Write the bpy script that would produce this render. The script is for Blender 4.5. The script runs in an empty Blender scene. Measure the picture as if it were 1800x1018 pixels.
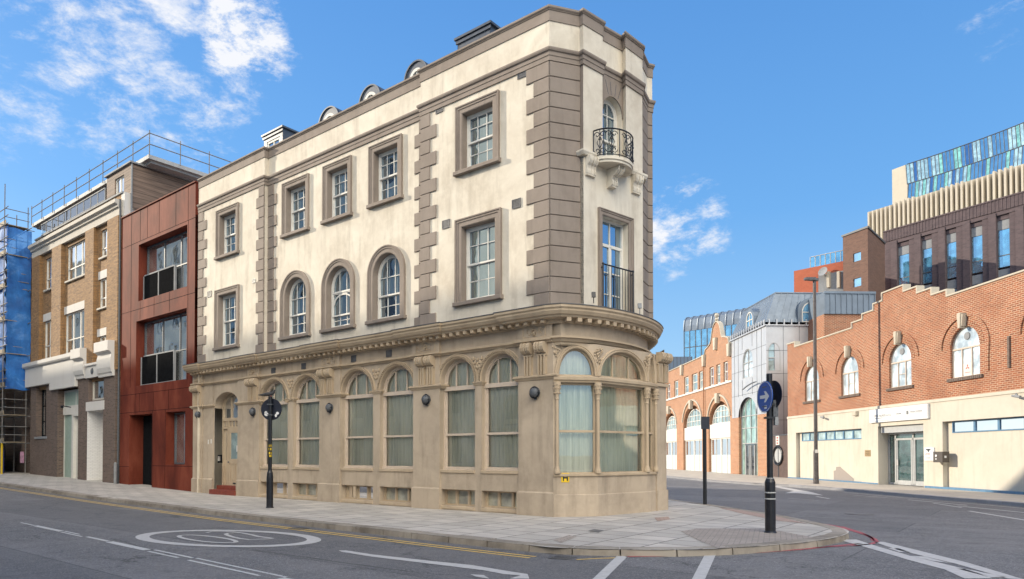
import bpy, bmesh, math, random
from math import sin, cos, pi, sqrt, atan2, radians
from mathutils import Vector, Matrix
from mathutils.geometry import tessellate_polygon
random.seed(7)
SC = bpy.context.scene
COL = SC.collection
# ------------------------------------------------------------ camera
CH, FPX, PITCH, ROLL, CX, CY = 1.6, 1200.0, .0173, .0009, 900.0, 779.2
cd = bpy.data.cameras.new('camera'); cam = bpy.data.objects.new('camera', cd); COL.objects.link(cam)
cd.sensor_width = 36; cd.lens = 24.0; cd.shift_y = (CY-509)/1800.0; cd.clip_end = 3000
cam.location = (0, 0, CH); cam.rotation_euler = (pi/2+PITCH, ROLL, 0)
SC.camera = cam
# ------------------------------------------------------------ light
SUN_EL = radians(20); SL = (.95, -.312)
w = bpy.data.worlds.new('World'); SC.world = w; w.use_nodes = True
nt = w.node_tree; N = nt.nodes; L = nt.links
for n in list(N): N.remove(n)
out = N.new('ShaderNodeOutputWorld'); bg = N.new('ShaderNodeBackground'); L.new(bg.outputs[0], out.inputs[0])
sky = N.new('ShaderNodeTexSky'); sky.sky_type = 'NISHITA'; sky.sun_disc = False
sky.sun_elevation = SUN_EL; sky.sun_rotation = atan2(-SL[0], -SL[1]); sky.ozone_density = 2.2; sky.air_density = 1.1; sky.dust_density = .5
geo = N.new('ShaderNodeNewGeometry'); tc = N.new('ShaderNodeTexCoord')
def nd(T, **k):
    n = N.new(T)
    for a, b in k.items():
        if a == 'op': n.operation = b
        else: setattr(n, a, b)
    return n
def lk(a, b): L.new(a, b)
# clouds: two patches in given directions, broken up by noise on the view direction
def cloud(direction, size, sc, seed, soft, thr):
    nrm = nd('ShaderNodeVectorMath', op='NORMALIZE'); lk(tc.outputs['Generated'], nrm.inputs[0])
    dt = nd('ShaderNodeVectorMath', op='DOT_PRODUCT'); lk(nrm.outputs[0], dt.inputs[0]); dt.inputs[1].default_value = Vector(direction).normalized()
    mr = nd('ShaderNodeMapRange'); mr.interpolation_type = 'SMOOTHSTEP'; lk(dt.outputs['Value'], mr.inputs[0])
    mr.inputs[1].default_value = cos(size); mr.inputs[2].default_value = cos(size*.25)
    mp = nd('ShaderNodeMapping'); mp.inputs['Location'].default_value = (seed, seed*.7, 0); mp.inputs['Scale'].default_value = (sc, sc, sc*1.9)
    mp.inputs['Rotation'].default_value = (0, .5, .3)
    lk(nrm.outputs[0], mp.inputs[0])
    nz = nd('ShaderNodeTexNoise'); nz.inputs['Scale'].default_value = 1; nz.inputs['Detail'].default_value = 12; nz.inputs['Roughness'].default_value = .68; nz.inputs['Distortion'].default_value = .15
    lk(mp.outputs[0], nz.inputs['Vector'])
    ad = nd('ShaderNodeMath', op='MULTIPLY_ADD'); lk(mr.outputs[0], ad.inputs[0]); ad.inputs[1].default_value = .34; lk(nz.outputs[0], ad.inputs[2])
    m2 = nd('ShaderNodeMapRange'); m2.interpolation_type = 'SMOOTHSTEP'; lk(ad.outputs[0], m2.inputs[0]); m2.inputs[1].default_value = thr; m2.inputs[2].default_value = thr+soft
    m3 = nd('ShaderNodeMath', op='MULTIPLY'); lk(m2.outputs[0], m3.inputs[0]); lk(mr.outputs[0], m3.inputs[1])
    m4 = nd('ShaderNodeMapRange'); lk(m3.outputs[0], m4.inputs[0]); m4.inputs[2].default_value = .75
    return m4.outputs[0]
def dirpx(x, y): return ((x-CX)/FPX, 1, (CY+20-y)/FPX)
hs = nd('ShaderNodeHueSaturation'); hs.inputs['Saturation'].default_value = 1.15; hs.inputs['Value'].default_value = 1.0
lk(sky.outputs[0], hs.inputs['Color'])
EXPO = 1.0; WS = .15; KK = WS*2**EXPO
nn_ = nd('ShaderNodeVectorMath', op='NORMALIZE'); lk(tc.outputs['Generated'], nn_.inputs[0]); sx_ = nd('ShaderNodeSeparateXYZ'); lk(nn_.outputs[0], sx_.inputs[0])
gr = nd('ShaderNodeValToRGB'); lk(sx_.outputs[2], gr.inputs[0]); ee = gr.color_ramp.elements
for i_, (q_, c_) in enumerate(((0, (.46, .66, .88)), (.12, (.32, .58, .90)), (.32, (.15, .42, .86)), (.7, (.07, .26, .70)))):
    if i_ > 1: ee.new(.5)
for i_, (q_, c_) in enumerate(((0, (.46, .66, .88)), (.12, (.32, .58, .90)), (.32, (.15, .42, .86)), (.7, (.07, .26, .70)))): ee[i_].position = q_; ee[i_].color = tuple(x for x in c_)+(1,)
gs = nd('ShaderNodeVectorMath', op='SCALE'); lk(gr.outputs[0], gs.inputs[0]); gs.inputs['Scale'].default_value = 1/KK
m0 = nd('ShaderNodeMix', data_type='RGBA'); m0.inputs[0].default_value = .85; lk(hs.outputs[0], m0.inputs[6]); lk(gs.outputs[0], m0.inputs[7])
cur = m0.outputs[2]
for (px, py, size, sc, seed, soft, thr) in ((100, 40, .23, 10, 3.1, .30, .79), (310, 140, .16, 11, 9.4, .30, .79), (1205, 400, .10, 14, 5.2, .3, .74), (420, 40, .10, 10, 1.7, .2, .76), (1785, 40, .07, 12, 2.6, .4, .80)):
    mk = cloud(dirpx(px, py), size, sc, seed, soft, thr)
    mx = nd('ShaderNodeMix', data_type='RGBA'); lk(mk, mx.inputs[0]); lk(cur, mx.inputs[6]); mx.inputs[7].default_value = (.93/KK, .95/KK, 1/KK, 1)
    cur = mx.outputs[2]
# bright cloud bank added out of view behind the camera as fill light
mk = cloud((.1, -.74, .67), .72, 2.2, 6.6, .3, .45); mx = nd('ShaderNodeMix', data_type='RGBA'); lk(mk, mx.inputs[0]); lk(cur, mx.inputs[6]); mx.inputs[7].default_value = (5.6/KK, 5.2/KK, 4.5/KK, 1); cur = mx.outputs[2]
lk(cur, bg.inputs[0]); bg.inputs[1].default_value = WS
sd = bpy.data.lights.new('sun', 'SUN'); sun = bpy.data.objects.new('sun', sd); COL.objects.link(sun)
sd.energy = 3.0; sd.angle = radians(.55); sd.color = (1, .88, .70)
sun.rotation_euler = Vector((SL[0]*cos(SUN_EL), SL[1]*cos(SUN_EL), -sin(SUN_EL))).to_track_quat('-Z', 'Y').to_euler()
sun.location = (-60, 20, 40)
SC.view_settings.view_transform = 'Standard'; SC.view_settings.look = 'None'; SC.view_settings.exposure = EXPO; SC.view_settings.gamma = 1
# ------------------------------------------------------------ frames
_cp, _sp = cos(PITCH), sin(PITCH); _c, _s = cos(ROLL), sin(ROLL)
_rt = Vector((1, 0, 0)); _up = Vector((0, -_sp, _cp)); _fw = Vector((0, _cp, _sp))
_A = _c*_rt+_s*_up; _B = -_s*_rt+_c*_up; _O = Vector((0, 0, CH))
def ray(x, y): return (x-CX)*_A+(CY-y)*_B+FPX*_fw
def G(x, y, h=0.0):
    d = ray(x, y); return _O+d*((h-CH)/d.z)
class Fr:
    """facade frame: s along, e out of the wall, h up"""
    def __init__(f, O, T, Nn): f.O = Vector((O[0], O[1], 0)); f.T = Vector((T[0], T[1], 0)).normalized(); f.N = Vector((Nn[0], Nn[1], 0)).normalized()
    def w(f, s, e, h): v = f.O+f.T*s+f.N*e; return Vector((v.x, v.y, h))
    def px(f, x, y, e=0):
        d = ray(x, y); k = (f.O+f.N*e-Vector((0, 0, 0))).dot(f.N)/d.dot(f.N); P = _O+d*k
        return (P-f.O).dot(f.T), P.z
def plane(a, D, S0=0):
    n = Vector((cos(a), sin(a), 0)); t = Vector((-n.y, n.x, 0)); return Fr(n*D+t*S0, t, -n)
def seg(P0, P1):
    P0 = Vector((P0[0], P0[1], 0)); P1 = Vector((P1[0], P1[1], 0)); d = (P1-P0).normalized(); f = Fr(P0, d, (d.y, -d.x)); f.len = (P1-P0).length; return f
FM = plane(.9037, 14.59, 10.2254)     # street front of the corner building and its neighbours to the left
FR = plane(.0668, 22.19)              # red brick building on the right
class FrS(Fr):
    K = 1.079
    def w(f, s, e, h): return Fr.w(f, s*f.K, e, 1.6+(h-1.6)*f.K)
    def px(f, x, y, e=0): s, h = Fr.px(f, x, y, e); return s/f.K, 1.6+(h-1.6)/f.K
_fa = plane(.0417, 21.04); FA = FrS(_fa.O, _fa.T, _fa.N)               # arched brick building, silver building
WD = Fr((0, 0, 0), (1, 0, 0), (0, -1, 0))
def gz(x, y):
    s = -.7856*x+.6187*y-10.2254
    k = min(1, max(0, (-4-x)/6.0)); k = k*k*(3-2*k)
    return .022*min(max(s-17, 0), 30)*k
# ------------------------------------------------------------ mesh builder
class MB:
    def __init__(m): m.v = []; m.f = []; m.uv = {}
    def add(m, vs, fs):
        b = len(m.v); m.v += [Vector(v) for v in vs]; m.f += [tuple(i+b for i in q) for q in fs]; return m
    def quad(m, *p): return m.add(p, [tuple(range(len(p)))])
    def box(m, fr, s0, s1, e0, e1, h0, h1):
        p = [fr.w(s, e, h) for h in (h0, h1) for e in (e0, e1) for s in (s0, s1)]
        return m.add(p, [(0, 1, 3, 2), (4, 5, 7, 6), (0, 1, 5, 4), (2, 3, 7, 6), (0, 2, 6, 4), (1, 3, 7, 5)])
    def obox(m, c, ax, ay, az):
        c = Vector(c); ax = Vector(ax); ay = Vector(ay); az = Vector(az)
        p = [c+i*ax+j*ay+k*az for k in (-1, 1) for j in (-1, 1) for i in (-1, 1)]
        return m.add(p, [(0, 1, 3, 2), (4, 5, 7, 6), (0, 1, 5, 4), (2, 3, 7, 6), (0, 2, 6, 4), (1, 3, 7, 5)])
    def bev(m, fr, s0, s1, e0, e1, h0, h1, b):
        """block with chamfered front arrises"""
        p = [fr.w(s, e0, h) for h in (h0, h1) for s in (s0, s1)]+[fr.w(s, e1-b, h) for h in (h0, h1) for s in (s0, s1)]+[fr.w(s, e1, h) for h in (h0+b, h1-b) for s in (min(s0, s1)+b if s0 < s1 else s0-b, s1-b if s0 < s1 else s1+b)]
        return m.add(p, [(0, 1, 5, 4), (2, 3, 7, 6), (0, 2, 6, 4), (1, 3, 7, 5), (4, 5, 9, 8), (6, 7, 11, 10), (4, 6, 10, 8), (5, 7, 11, 9), (8, 9, 11, 10)])
    def panel(m, fr, outer, holes, e=0, depth=0, rim=False):
        """flat wall in the facade plane with holes; reveals of the holes go back by depth"""
        loops = [outer]+list(holes)
        vv = [[Vector((s, h, 0)) for s, h in lp] for lp in loops]
        tri = tessellate_polygon(vv); flat = [q for lp in loops for q in lp]
        m.add([fr.w(s, e, h) for s, h in flat], [tuple(t) for t in tri])
        if depth:
            for lp in (loops if rim else holes):
                k = len(lp); m.add([fr.w(s, e, h) for s, h in lp]+[fr.w(s, e-depth, h) for s, h in lp], [(i, (i+1) % k, k+(i+1) % k, k+i) for i in range(k)])
        return m
    def prism(m, fr, poly, e0, e1):
        k = len(poly); m.panel(fr, poly, [], e1); m.panel(fr, poly, [], e0)
        m.add([fr.w(s, e0, h) for s, h in poly]+[fr.w(s, e1, h) for s, h in poly], [(i, (i+1) % k, k+(i+1) % k, k+i) for i in range(k)])
        return m
    def ring(m, fr, path, prof, closed=False):
        """moulding swept along a path in the facade plane: prof = [(outwards in plane, e)]"""
        k = len(path); off = []
        for i in range(k):
            p = Vector(path[i]); a = Vector(path[(i-1) % k]) if (closed or i > 0) else None; b = Vector(path[(i+1) % k]) if (closed or i < k-1) else None
            ns = []
            if a is not None: d = (p-a).normalized(); ns.append(Vector((-d.y, d.x)))
            if b is not None: d = (b-p).normalized(); ns.append(Vector((-d.y, d.x)))
            nn = ns[0] if len(ns) == 1 else (ns[0]+ns[1])/max(.35, 1+ns[0].dot(ns[1]))
            off.append(nn)
        q = len(prof); vs = []
        for i in range(k):
            for (r, e) in prof: vs.append(fr.w(path[i][0]+off[i].x*r, e, path[i][1]+off[i].y*r))
        fs = []
        for i in range(k if closed else k-1):
            j = (i+1) % k
            for a in range(q-1): fs.append((i*q+a, j*q+a, j*q+a+1, i*q+a+1))
        m.add(vs, fs)
        if not closed: m.add([vs[a] for a in range(q)], [tuple(range(q))]); m.add([vs[(k-1)*q+a] for a in range(q)], [tuple(range(q))])
        return m
    def sweep(m, path, prof, caps=True, closed=False):
        """horizontal moulding along a plan path (outside on the right hand): prof = [(out, h)]"""
        k = len(path); P = [Vector((p[0], p[1])) for p in path]; q = len(prof); vs = []
        for i in range(k):
            ns = []
            if closed or i > 0: d = (P[i]-P[(i-1) % k]).normalized(); ns.append(Vector((d.y, -d.x)))
            if closed or i < k-1: d = (P[(i+1) % k]-P[i]).normalized(); ns.append(Vector((d.y, -d.x)))
            nn = ns[0] if len(ns) == 1 else (ns[0]+ns[1])/max(.3, 1+ns[0].dot(ns[1]))
            for (o, h) in prof: vs.append(Vector((P[i].x+nn.x*o, P[i].y+nn.y*o, h)))
        fs = []
        for i in range(k if closed else k-1):
            j = (i+1) % k
            for a in range(q-1): fs.append((i*q+a, j*q+a, j*q+a+1, i*q+a+1))
        m.add(vs, fs)
        if caps and not closed: m.add(vs[:q], [tuple(range(q))]); m.add(vs[-q:], [tuple(range(q))])
        return m
    def tube(m, pts, r, n=8, cap=True):
        pts = [Vector(p) for p in pts]; rr = r if isinstance(r, (list, tuple)) else [r]*len(pts); rows = []
        for i, p in enumerate(pts):
            d = (pts[min(i+1, len(pts)-1)]-pts[max(i-1, 0)]).normalized()
            u = d.cross(Vector((0, 0, 1))); u = Vector((1, 0, 0)) if u.length < 1e-3 else u.normalized(); v = d.cross(u).normalized()
            rows.append([p+(u*cos(2*pi*a/n)+v*sin(2*pi*a/n))*rr[i] for a in range(n)])
        vs = [q for ro in rows for q in ro]; fs = [(i*n+a, i*n+(a+1) % n, (i+1)*n+(a+1) % n, (i+1)*n+a) for i in range(len(pts)-1) for a in range(n)]
        if cap: fs += [tuple(range(n)), tuple((len(pts)-1)*n+a for a in range(n))]
        return m.add(vs, fs)
    def lathe(m, c, ax, prof, n=16):
        """prof = [(r, t)] about the axis ax from c"""
        ax = Vector(ax).normalized(); u = ax.cross(Vector((0, 0, 1))); u = Vector((1, 0, 0)) if u.length < 1e-3 else u.normalized(); v = ax.cross(u); c = Vector(c); k = len(prof)
        vs = [c+ax*t+(u*cos(2*pi*a/n)+v*sin(2*pi*a/n))*r for (r, t) in prof for a in range(n)]
        return m.add(vs, [(i*n+a, i*n+(a+1) % n, (i+1)*n+(a+1) % n, (i+1)*n+a) for i in range(k-1) for a in range(n)]+[tuple(range(n)), tuple((k-1)*n+a for a in range(n))])
    def ball(m, c, r, n=8, sx=1, sy=1, sz=1):
        vs = []; fs = []; k = n//2+1
        for i in range(k):
            th = pi*i/(k-1)
            for a in range(n): vs.append((c[0]+r*sx*sin(th)*cos(2*pi*a/n), c[1]+r*sy*sin(th)*sin(2*pi*a/n), c[2]+r*sz*cos(th)))
        for i in range(k-1):
            for a in range(n): fs.append((i*n+a, i*n+(a+1) % n, (i+1)*n+(a+1) % n, (i+1)*n+a))
        return m.add(vs, fs)
    def build(m, name, mat, parent=None, smooth=False, **kw):
        me = bpy.data.meshes.new(name); off = rootloc(parent) if parent else Vector((0, 0, 0))
        me.from_pydata([tuple(v-off) for v in m.v], [], m.f); me.validate(verbose=False)
        bm = bmesh.new(); bm.from_mesh(me); bmesh.ops.remove_doubles(bm, verts=bm.verts, dist=.0004); bmesh.ops.recalc_face_normals(bm, faces=bm.faces); bm.to_mesh(me); bm.free()
        if smooth:
            for p in me.polygons: p.use_smooth = True
        me.materials.append(mat); o = bpy.data.objects.new(name, me); COL.objects.link(o)
        if parent: o.parent = parent
        else: pass
        for a, b in kw.items(): o[a] = b
        return o
def rootloc(o):
    v = Vector(o.location)
    while o.parent: o = o.parent; v += Vector(o.location)
    return v
def recentre(o):
    """move a single-mesh thing's origin to the middle of its base"""
    me = o.data; c = [v.co.copy() for v in me.vertices]; x = sum(v.x for v in c)/len(c); y = sum(v.y for v in c)/len(c); z = min(v.z for v in c)
    me.transform(Matrix.Translation((-x, -y, -z))); o.location = (x, y, z); return o
def thing(name, label, cat, loc, group=None):
    o = bpy.data.objects.new(name, None); COL.objects.link(o); o.location = loc; o.empty_display_size = .3; o['label'] = label; o['category'] = cat
    if group: o['group'] = group
    return o
def rect(s0, s1, h0, h1): return [(s0, h0), (s1, h0), (s1, h1), (s0, h1)]
def archpoly(s0, s1, h0, hs_, rise, n=14):
    """outline of an arched opening: straight to hs_, then an elliptic head of the given rise (anticlockwise in s,h for s0<s1)"""
    c = (s0+s1)/2; a = abs(s1-s0)/2; s0, s1 = min(s0, s1), max(s0, s1)
    return [(s0, h0), (s1, h0)]+[(c+a*cos(pi*i/n), hs_+rise*sin(pi*i/n)) for i in range(n+1)]
# ------------------------------------------------------------ materials
def newmat(name):
    m = bpy.data.materials.new(name); m.use_nodes = True; t = m.node_tree; b = t.nodes['Principled BSDF']; return m, t, b
def T(t, typ, **k):
    n = t.nodes.new(typ)
    for a, b in k.items():
        if a == 'op': n.operation = b
        elif a == 'ins':
            for i, v in b.items(): n.inputs[i].default_value = v
        else: setattr(n, a, b)
    return n
def pos(t): return T(t, 'ShaderNodeNewGeometry').outputs['Position']
def dot(t, v, vec):
    d = T(t, 'ShaderNodeVectorMath', op='DOT_PRODUCT'); t.links.new(v, d.inputs[0]); d.inputs[1].default_value = vec; return d.outputs['Value']
def shift(t, f, k=300.0):
    m = T(t, 'ShaderNodeMath', op='ADD'); t.links.new(f, m.inputs[0]); m.inputs[1].default_value = k; return m.outputs[0]
def comb(t, x, y, z=None):
    c = T(t, 'ShaderNodeCombineXYZ')
    t.links.new(x, c.inputs[0]); t.links.new(y, c.inputs[1])
    if z is not None: t.links.new(z, c.inputs[2])
    return c.outputs[0]
def noise(t, v, scale, detail=5, rough=.6, dist=0, scl=None):
    if scl:
        mp = T(t, 'ShaderNodeMapping'); mp.inputs['Scale'].default_value = scl; t.links.new(v, mp.inputs[0]); v = mp.outputs[0]
    n = T(t, 'ShaderNodeTexNoise', ins={'Scale': scale, 'Detail': detail, 'Roughness': rough, 'Distortion': dist}); t.links.new(v, n.inputs['Vector']); return n.outputs['Fac']
def ramp(t, f, stops):
    r = T(t, 'ShaderNodeValToRGB'); t.links.new(f, r.inputs[0]); e = r.color_ramp.elements
    while len(e) < len(stops): e.new(.5)
    for i, (p, c) in enumerate(stops): e[i].position = p; e[i].color = (c if isinstance(c, tuple) else (c, c, c))+(1,)
    return r.outputs[0]
def mixc(t, f, a, b, mode='MIX'):
    m = T(t, 'ShaderNodeMix', data_type='RGBA', blend_type=mode)
    for i, v in ((0, f), (6, a), (7, b)):
        if hasattr(v, 'is_output') or isinstance(v, bpy.types.NodeSocket): t.links.new(v, m.inputs[i])
        elif i == 0: m.inputs[0].default_value = v
        else: m.inputs[i].default_value = (v+(1,)) if isinstance(v, tuple) else (v, v, v, 1)
    return m.outputs[2]
def bump(t, b, h, st=.3, dist=.01):
    n = T(t, 'ShaderNodeBump', ins={'Strength': st, 'Distance': dist}); t.links.new(h, n.inputs['Height']); t.links.new(n.outputs[0], b.inputs['Normal'])
def stucco(name, col, dirt, amt=.5, streak=.5, rough=.85, bs=.25, fine=60):
    m, t, b = newmat(name); p = pos(t)
    big = noise(t, p, .55, 6, .62, .8); st = noise(t, p, 3.2, 5, .6, .3, (1, 1, .13)); med = noise(t, p, 4, 7, .7)
    f1 = ramp(t, big, [(.35, 0.0), (.75, amt)]); f2 = ramp(t, st, [(.5, 0.0), (.8, streak)]); f3 = ramp(t, med, [(.45, 0.0), (.75, amt*.6)])
    c = mixc(t, f1, col, dirt); c = mixc(t, f2, c, tuple(x*.82 for x in dirt)); c = mixc(t, f3, c, tuple(min(1, x*1.08) for x in col))
    t.links.new(c, b.inputs['Base Color']); b.inputs['Roughness'].default_value = rough
    hh = noise(t, p, fine, 4, .7); bump(t, b, hh, bs, .006); return m
def brick(name, c1, c2, mortar, tan, bw=.225, bh=.075, ms=.012, dirt=.35, light=None):
    m, t, b = newmat(name); p = pos(t); n2 = (tan[0]+tan[1], tan[1]-tan[0], 0)
    uv = comb(t, shift(t, dot(t, p, n2)), shift(t, dot(t, p, (0, 0, 1)), 30))
    br = T(t, 'ShaderNodeTexBrick', ins={'Scale': 1, 'Brick Width': bw, 'Row Height': bh, 'Mortar Size': ms, 'Mortar Smooth': .1, 'Bias': -.1, 'Color1': c1+(1,), 'Color2': c2+(1,), 'Mortar': mortar+(1,)})
    t.links.new(uv, br.inputs['Vector'])
    big = noise(t, p, .6, 6, .65, .5); f = ramp(t, big, [(.4, 0.0), (.75, dirt)])
    c = mixc(t, f, br.outputs['Color'], tuple(x*.5 for x in c1))
    vary = noise(t, comb(t, dot(t, p, n2), dot(t, p, (0, 0, 3))), 4.5, 2, .5); c = mixc(t, ramp(t, vary, [(.35, 0.0), (.7, .45)]), c, light or tuple(min(1, x*1.35) for x in c2))
    t.links.new(c, b.inputs['Base Color']); b.inputs['Roughness'].default_value = .88
    bump(t, b, br.outputs['Fac'], -.5, .008); return m
def paint(name, col, rough=.5, metal=0.0, var=.12, scale=6, bs=.0, spec=.5):
    m, t, b = newmat(name); p = pos(t); n = noise(t, p, scale, 6, .65)
    c = mixc(t, ramp(t, n, [(.35, 0.0), (.75, 1.0)]), col, tuple(x*(1-var*2) for x in col)); t.links.new(c, b.inputs['Base Color'])
    b.inputs['Metallic'].default_value = metal; b.inputs['Specular IOR Level'].default_value = spec
    r = ramp(t, noise(t, p, scale*2.3, 4), [(.3, max(.02, rough-.08)), (.8, min(1, rough+.1))]); t.links.new(r, b.inputs['Roughness'])
    if bs: bump(t, b, noise(t, p, 90, 3), bs, .003)
    return m
def mirror_glass(name, inner, mix=.35, wav=.004, tint=(1, 1, 1), vary=None):
    """opaque dark window pane: dim room behind, reflective face with slight ripple"""
    m, t, b = newmat(name); t.nodes.remove(b); o = t.nodes['Material Output']; p = pos(t)
    d = T(t, 'ShaderNodeBsdfDiffuse'); c = mixc(t, ramp(t, noise(t, p, 1.3, 4), [(.4, 0.0), (.65, 1.0)]), inner, tuple(x*2.2+.01 for x in inner)) if vary is None else vary(t, p)
    t.links.new(c, d.inputs[0]); g = T(t, 'ShaderNodeBsdfGlossy', ins={'Roughness': .012}); g.inputs[0].default_value = tint+(1,)
    bp = T(t, 'ShaderNodeBump', ins={'Strength': 1.0, 'Distance': wav}); t.links.new(noise(t, p, 1.1, 2, .4), bp.inputs['Height']); t.links.new(bp.outputs[0], g.inputs['Normal'])
    fr = T(t, 'ShaderNodeFresnel', ins={'IOR': 1.45}); ad = T(t, 'ShaderNodeMath', op='ADD'); t.links.new(fr.outputs[0], ad.inputs[0]); ad.inputs[1].default_value = mix; ad.use_clamp = True
    x = T(t, 'ShaderNodeMixShader'); t.links.new(ad.outputs[0], x.inputs[0]); t.links.new(d.outputs[0], x.inputs[1]); t.links.new(g.outputs[0], x.inputs[2]); t.links.new(x.outputs[0], o.inputs[0]); return m
def clear_glass(name, mix=.1, tint=(.86, .95, .92), wav=.003):
    m, t, b = newmat(name); t.nodes.remove(b); o = t.nodes['Material Output']; p = pos(t)
    d = T(t, 'ShaderNodeBsdfTransparent'); d.inputs[0].default_value = tint+(1,); g = T(t, 'ShaderNodeBsdfGlossy', ins={'Roughness': .01})
    bp = T(t, 'ShaderNodeBump', ins={'Strength': 1.0, 'Distance': wav}); t.links.new(noise(t, p, .9, 2, .4), bp.inputs['Height']); t.links.new(bp.outputs[0], g.inputs['Normal'])
    fr = T(t, 'ShaderNodeFresnel', ins={'IOR': 1.5}); ad = T(t, 'ShaderNodeMath', op='ADD'); t.links.new(fr.outputs[0], ad.inputs[0]); ad.inputs[1].default_value = mix; ad.use_clamp = True
    x = T(t, 'ShaderNodeMixShader'); t.links.new(ad.outputs[0], x.inputs[0]); t.links.new(d.outputs[0], x.inputs[1]); t.links.new(g.outputs[0], x.inputs[2]); t.links.new(x.outputs[0], o.inputs[0]); return m
TM = (-.7856, .6187)
M = {}
M['cream'] = stucco('cream render', (.66, .605, .505), (.45, .385, .30), .85, .85)
M['taupe'] = stucco('taupe stone paint', (.255, .212, .178), (.17, .135, .108), .8, .6)
M['tan'] = stucco('tan ground floor render', (.46, .375, .28), (.26, .21, .155), .8, .8)
M['tan2'] = stucco('tan moulding paint', (.46, .365, .255), (.27, .20, .13), .5, .45)
M['lead'] = paint('lead flashing', (.12, .12, .125), .55, 0, .25, 3)
M['white'] = paint('white window paint', (.66, .64, .59), .6, 0, .06, spec=.2)
M['pink'] = paint('beige window paint', (.55, .46, .37), .5, 0, .08)
M['slate'] = paint('dark zinc', (.09, .105, .13), .45, .2, .2, 2)
M['black'] = paint('black metal', (.012, .014, .02), .4, .2, .3)
M['blackpost'] = paint('black post paint', (.014, .015, .02), .35, 0, .35, 12)
M['lampgrey'] = paint('dark grey cast lamp', (.12, .13, .145), .5, .0, .3, 20, spec=.25)
M['redstep'] = paint('red step paint', (.22, .045, .025), .6, 0, .2, 9)
M['skyglass'] = mirror_glass('sash window glass', (.025, .03, .035), .48, .006, (.66, .84, 1))
M['curt'] = None
def mk_curtain():
    m, t, b = newmat('pale green net curtain'); p = pos(t)
    f = noise(t, comb(t, dot(t, p, (3.2, 3.2, 0)), dot(t, p, (0, 0, .12))), 4.5, 4, .6)
    c = ramp(t, f, [(.3, (.62, .62, .49)), (.5, (.82, .81, .66)), (.72, (.97, .95, .80))])
    t.links.new(c, b.inputs['Base Color']); b.inputs['Roughness'].default_value = .9
    b.inputs['Subsurface Weight'].default_value = 0; return m
M['curt'] = mk_curtain()
M['gfglass'] = clear_glass('shop window glass', .12, (.99, 1, .99))
def mk_corten():
    m, t, b = newmat('rust red metal cladding'); p = pos(t)
    n = noise(t, p, 1.1, 7, .6, .4, (1, 1, .35)); n2 = noise(t, p, 14, 5, .7)
    c = ramp(t, n, [(.3, (.075, .017, .011)), (.5, (.135, .030, .017)), (.75, (.23, .062, .036))]); c = mixc(t, ramp(t, n2, [(.4, 0.0), (.8, .35)]), c, (.12, .03, .02))
    t.links.new(c, b.inputs['Base Color']); b.inputs['Roughness'].default_value = .62; b.inputs['Roughness'].default_value = .75; b.inputs['Specular IOR Level'].default_value = .12; return m
M['corten'] = mk_corten()
M['ybrick'] = brick('yellow stock brick', (.34, .185, .075), (.13, .065, .03), (.17, .12, .08), TM, bw=.28, bh=.095, ms=.014, dirt=.6, light=(.40, .24, .10))
M['dbrick'] = brick('sooty brown brick', (.16, .115, .095), (.065, .048, .042), (.17, .14, .12), TM, dirt=.4, light=(.18, .12, .09))
M['wbrick'] = brick('white painted brick', (.72, .71, .69), (.68, .67, .66), (.55, .54, .52), TM, dirt=.1, light=(.76, .75, .73))
M['rbrick'] = brick('orange red brick', (.31, .083, .036), (.13, .034, .02), (.46, .34, .23), (-.067, .998), bw=.26, bh=.085, ms=.016, dirt=.6, light=(.39, .155, .068))
M['obrick'] = brick('warm orange brick', (.38, .15, .066), (.24, .085, .04), (.50, .40, .29), (-.042, .999), bw=.3, bh=.1, ms=.016, dirt=.3, light=(.45, .21, .10))
M['pbrick'] = brick('purple brown brick', (.105, .078, .082), (.065, .05, .056), (.10, .085, .088), (-.53, .85), bw=.45, bh=.15, dirt=.3, light=(.11, .07, .075))
M['brbrick'] = brick('dark brown tower brick', (.16, .085, .06), (.10, .055, .04), (.12, .09, .075), (.9, .4), bw=.45, bh=.15, dirt=.3, light=(.19, .11, .08))
M['redbrick'] = brick('far red brick', (.38, .10, .05), (.32, .08, .04), (.34, .14, .08), (.9, .4), bw=.45, bh=.15, dirt=.2)
M['stone'] = stucco('pale stone', (.52, .49, .43), (.45, .41, .35), .5, .4)
M['whitest'] = stucco('white painted plaster', (.62, .60, .57), (.58, .55, .50), .35, .3)
M['creamR'] = stucco('stained cream paint', (.54, .50, .42), (.42, .37, .30), .5, .55)  # plain cream wall colour with random stains
M['conc'] = stucco('pale concrete', (.50, .45, .36), (.38, .34, .28), .4, .3)
M['timber'] = None
def mk_timber():
    m, t, b = newmat('weathered timber boards'); p = pos(t)
    wv = T(t, 'ShaderNodeTexWave', wave_type='BANDS', bands_direction='Z', wave_profile='SAW', ins={'Scale': 1.1, 'Distortion': 0.0}); t.links.new(p, wv.inputs[0])
    n = noise(t, p, 1.5, 6, .6, .3, (.5, .5, 9)); c = ramp(t, n, [(.3, (.10, .07, .055)), (.7, (.27, .19, .14))]); c = mixc(t, ramp(t, wv.outputs[1], [(.0, 1.0), (.12, 0.0)]), c, (.02, .015, .012))
    t.links.new(c, b.inputs['Base Color']); b.inputs['Roughness'].default_value = .8; bump(t, b, wv.outputs[1], .5, .02); return m
M['timber'] = mk_timber()
M['roofgrey'] = paint('grey roof membrane', (.30, .31, .32), .85, 0, .12, 2, spec=.1)
M['greymetal'] = paint('grey metal', (.27, .28, .29), .75, 0, .12, spec=.12)
M['galv'] = paint('galvanised tube', (.26, .25, .24), .7, 0, .25, 8, spec=.15)
M['net'] = None
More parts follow.
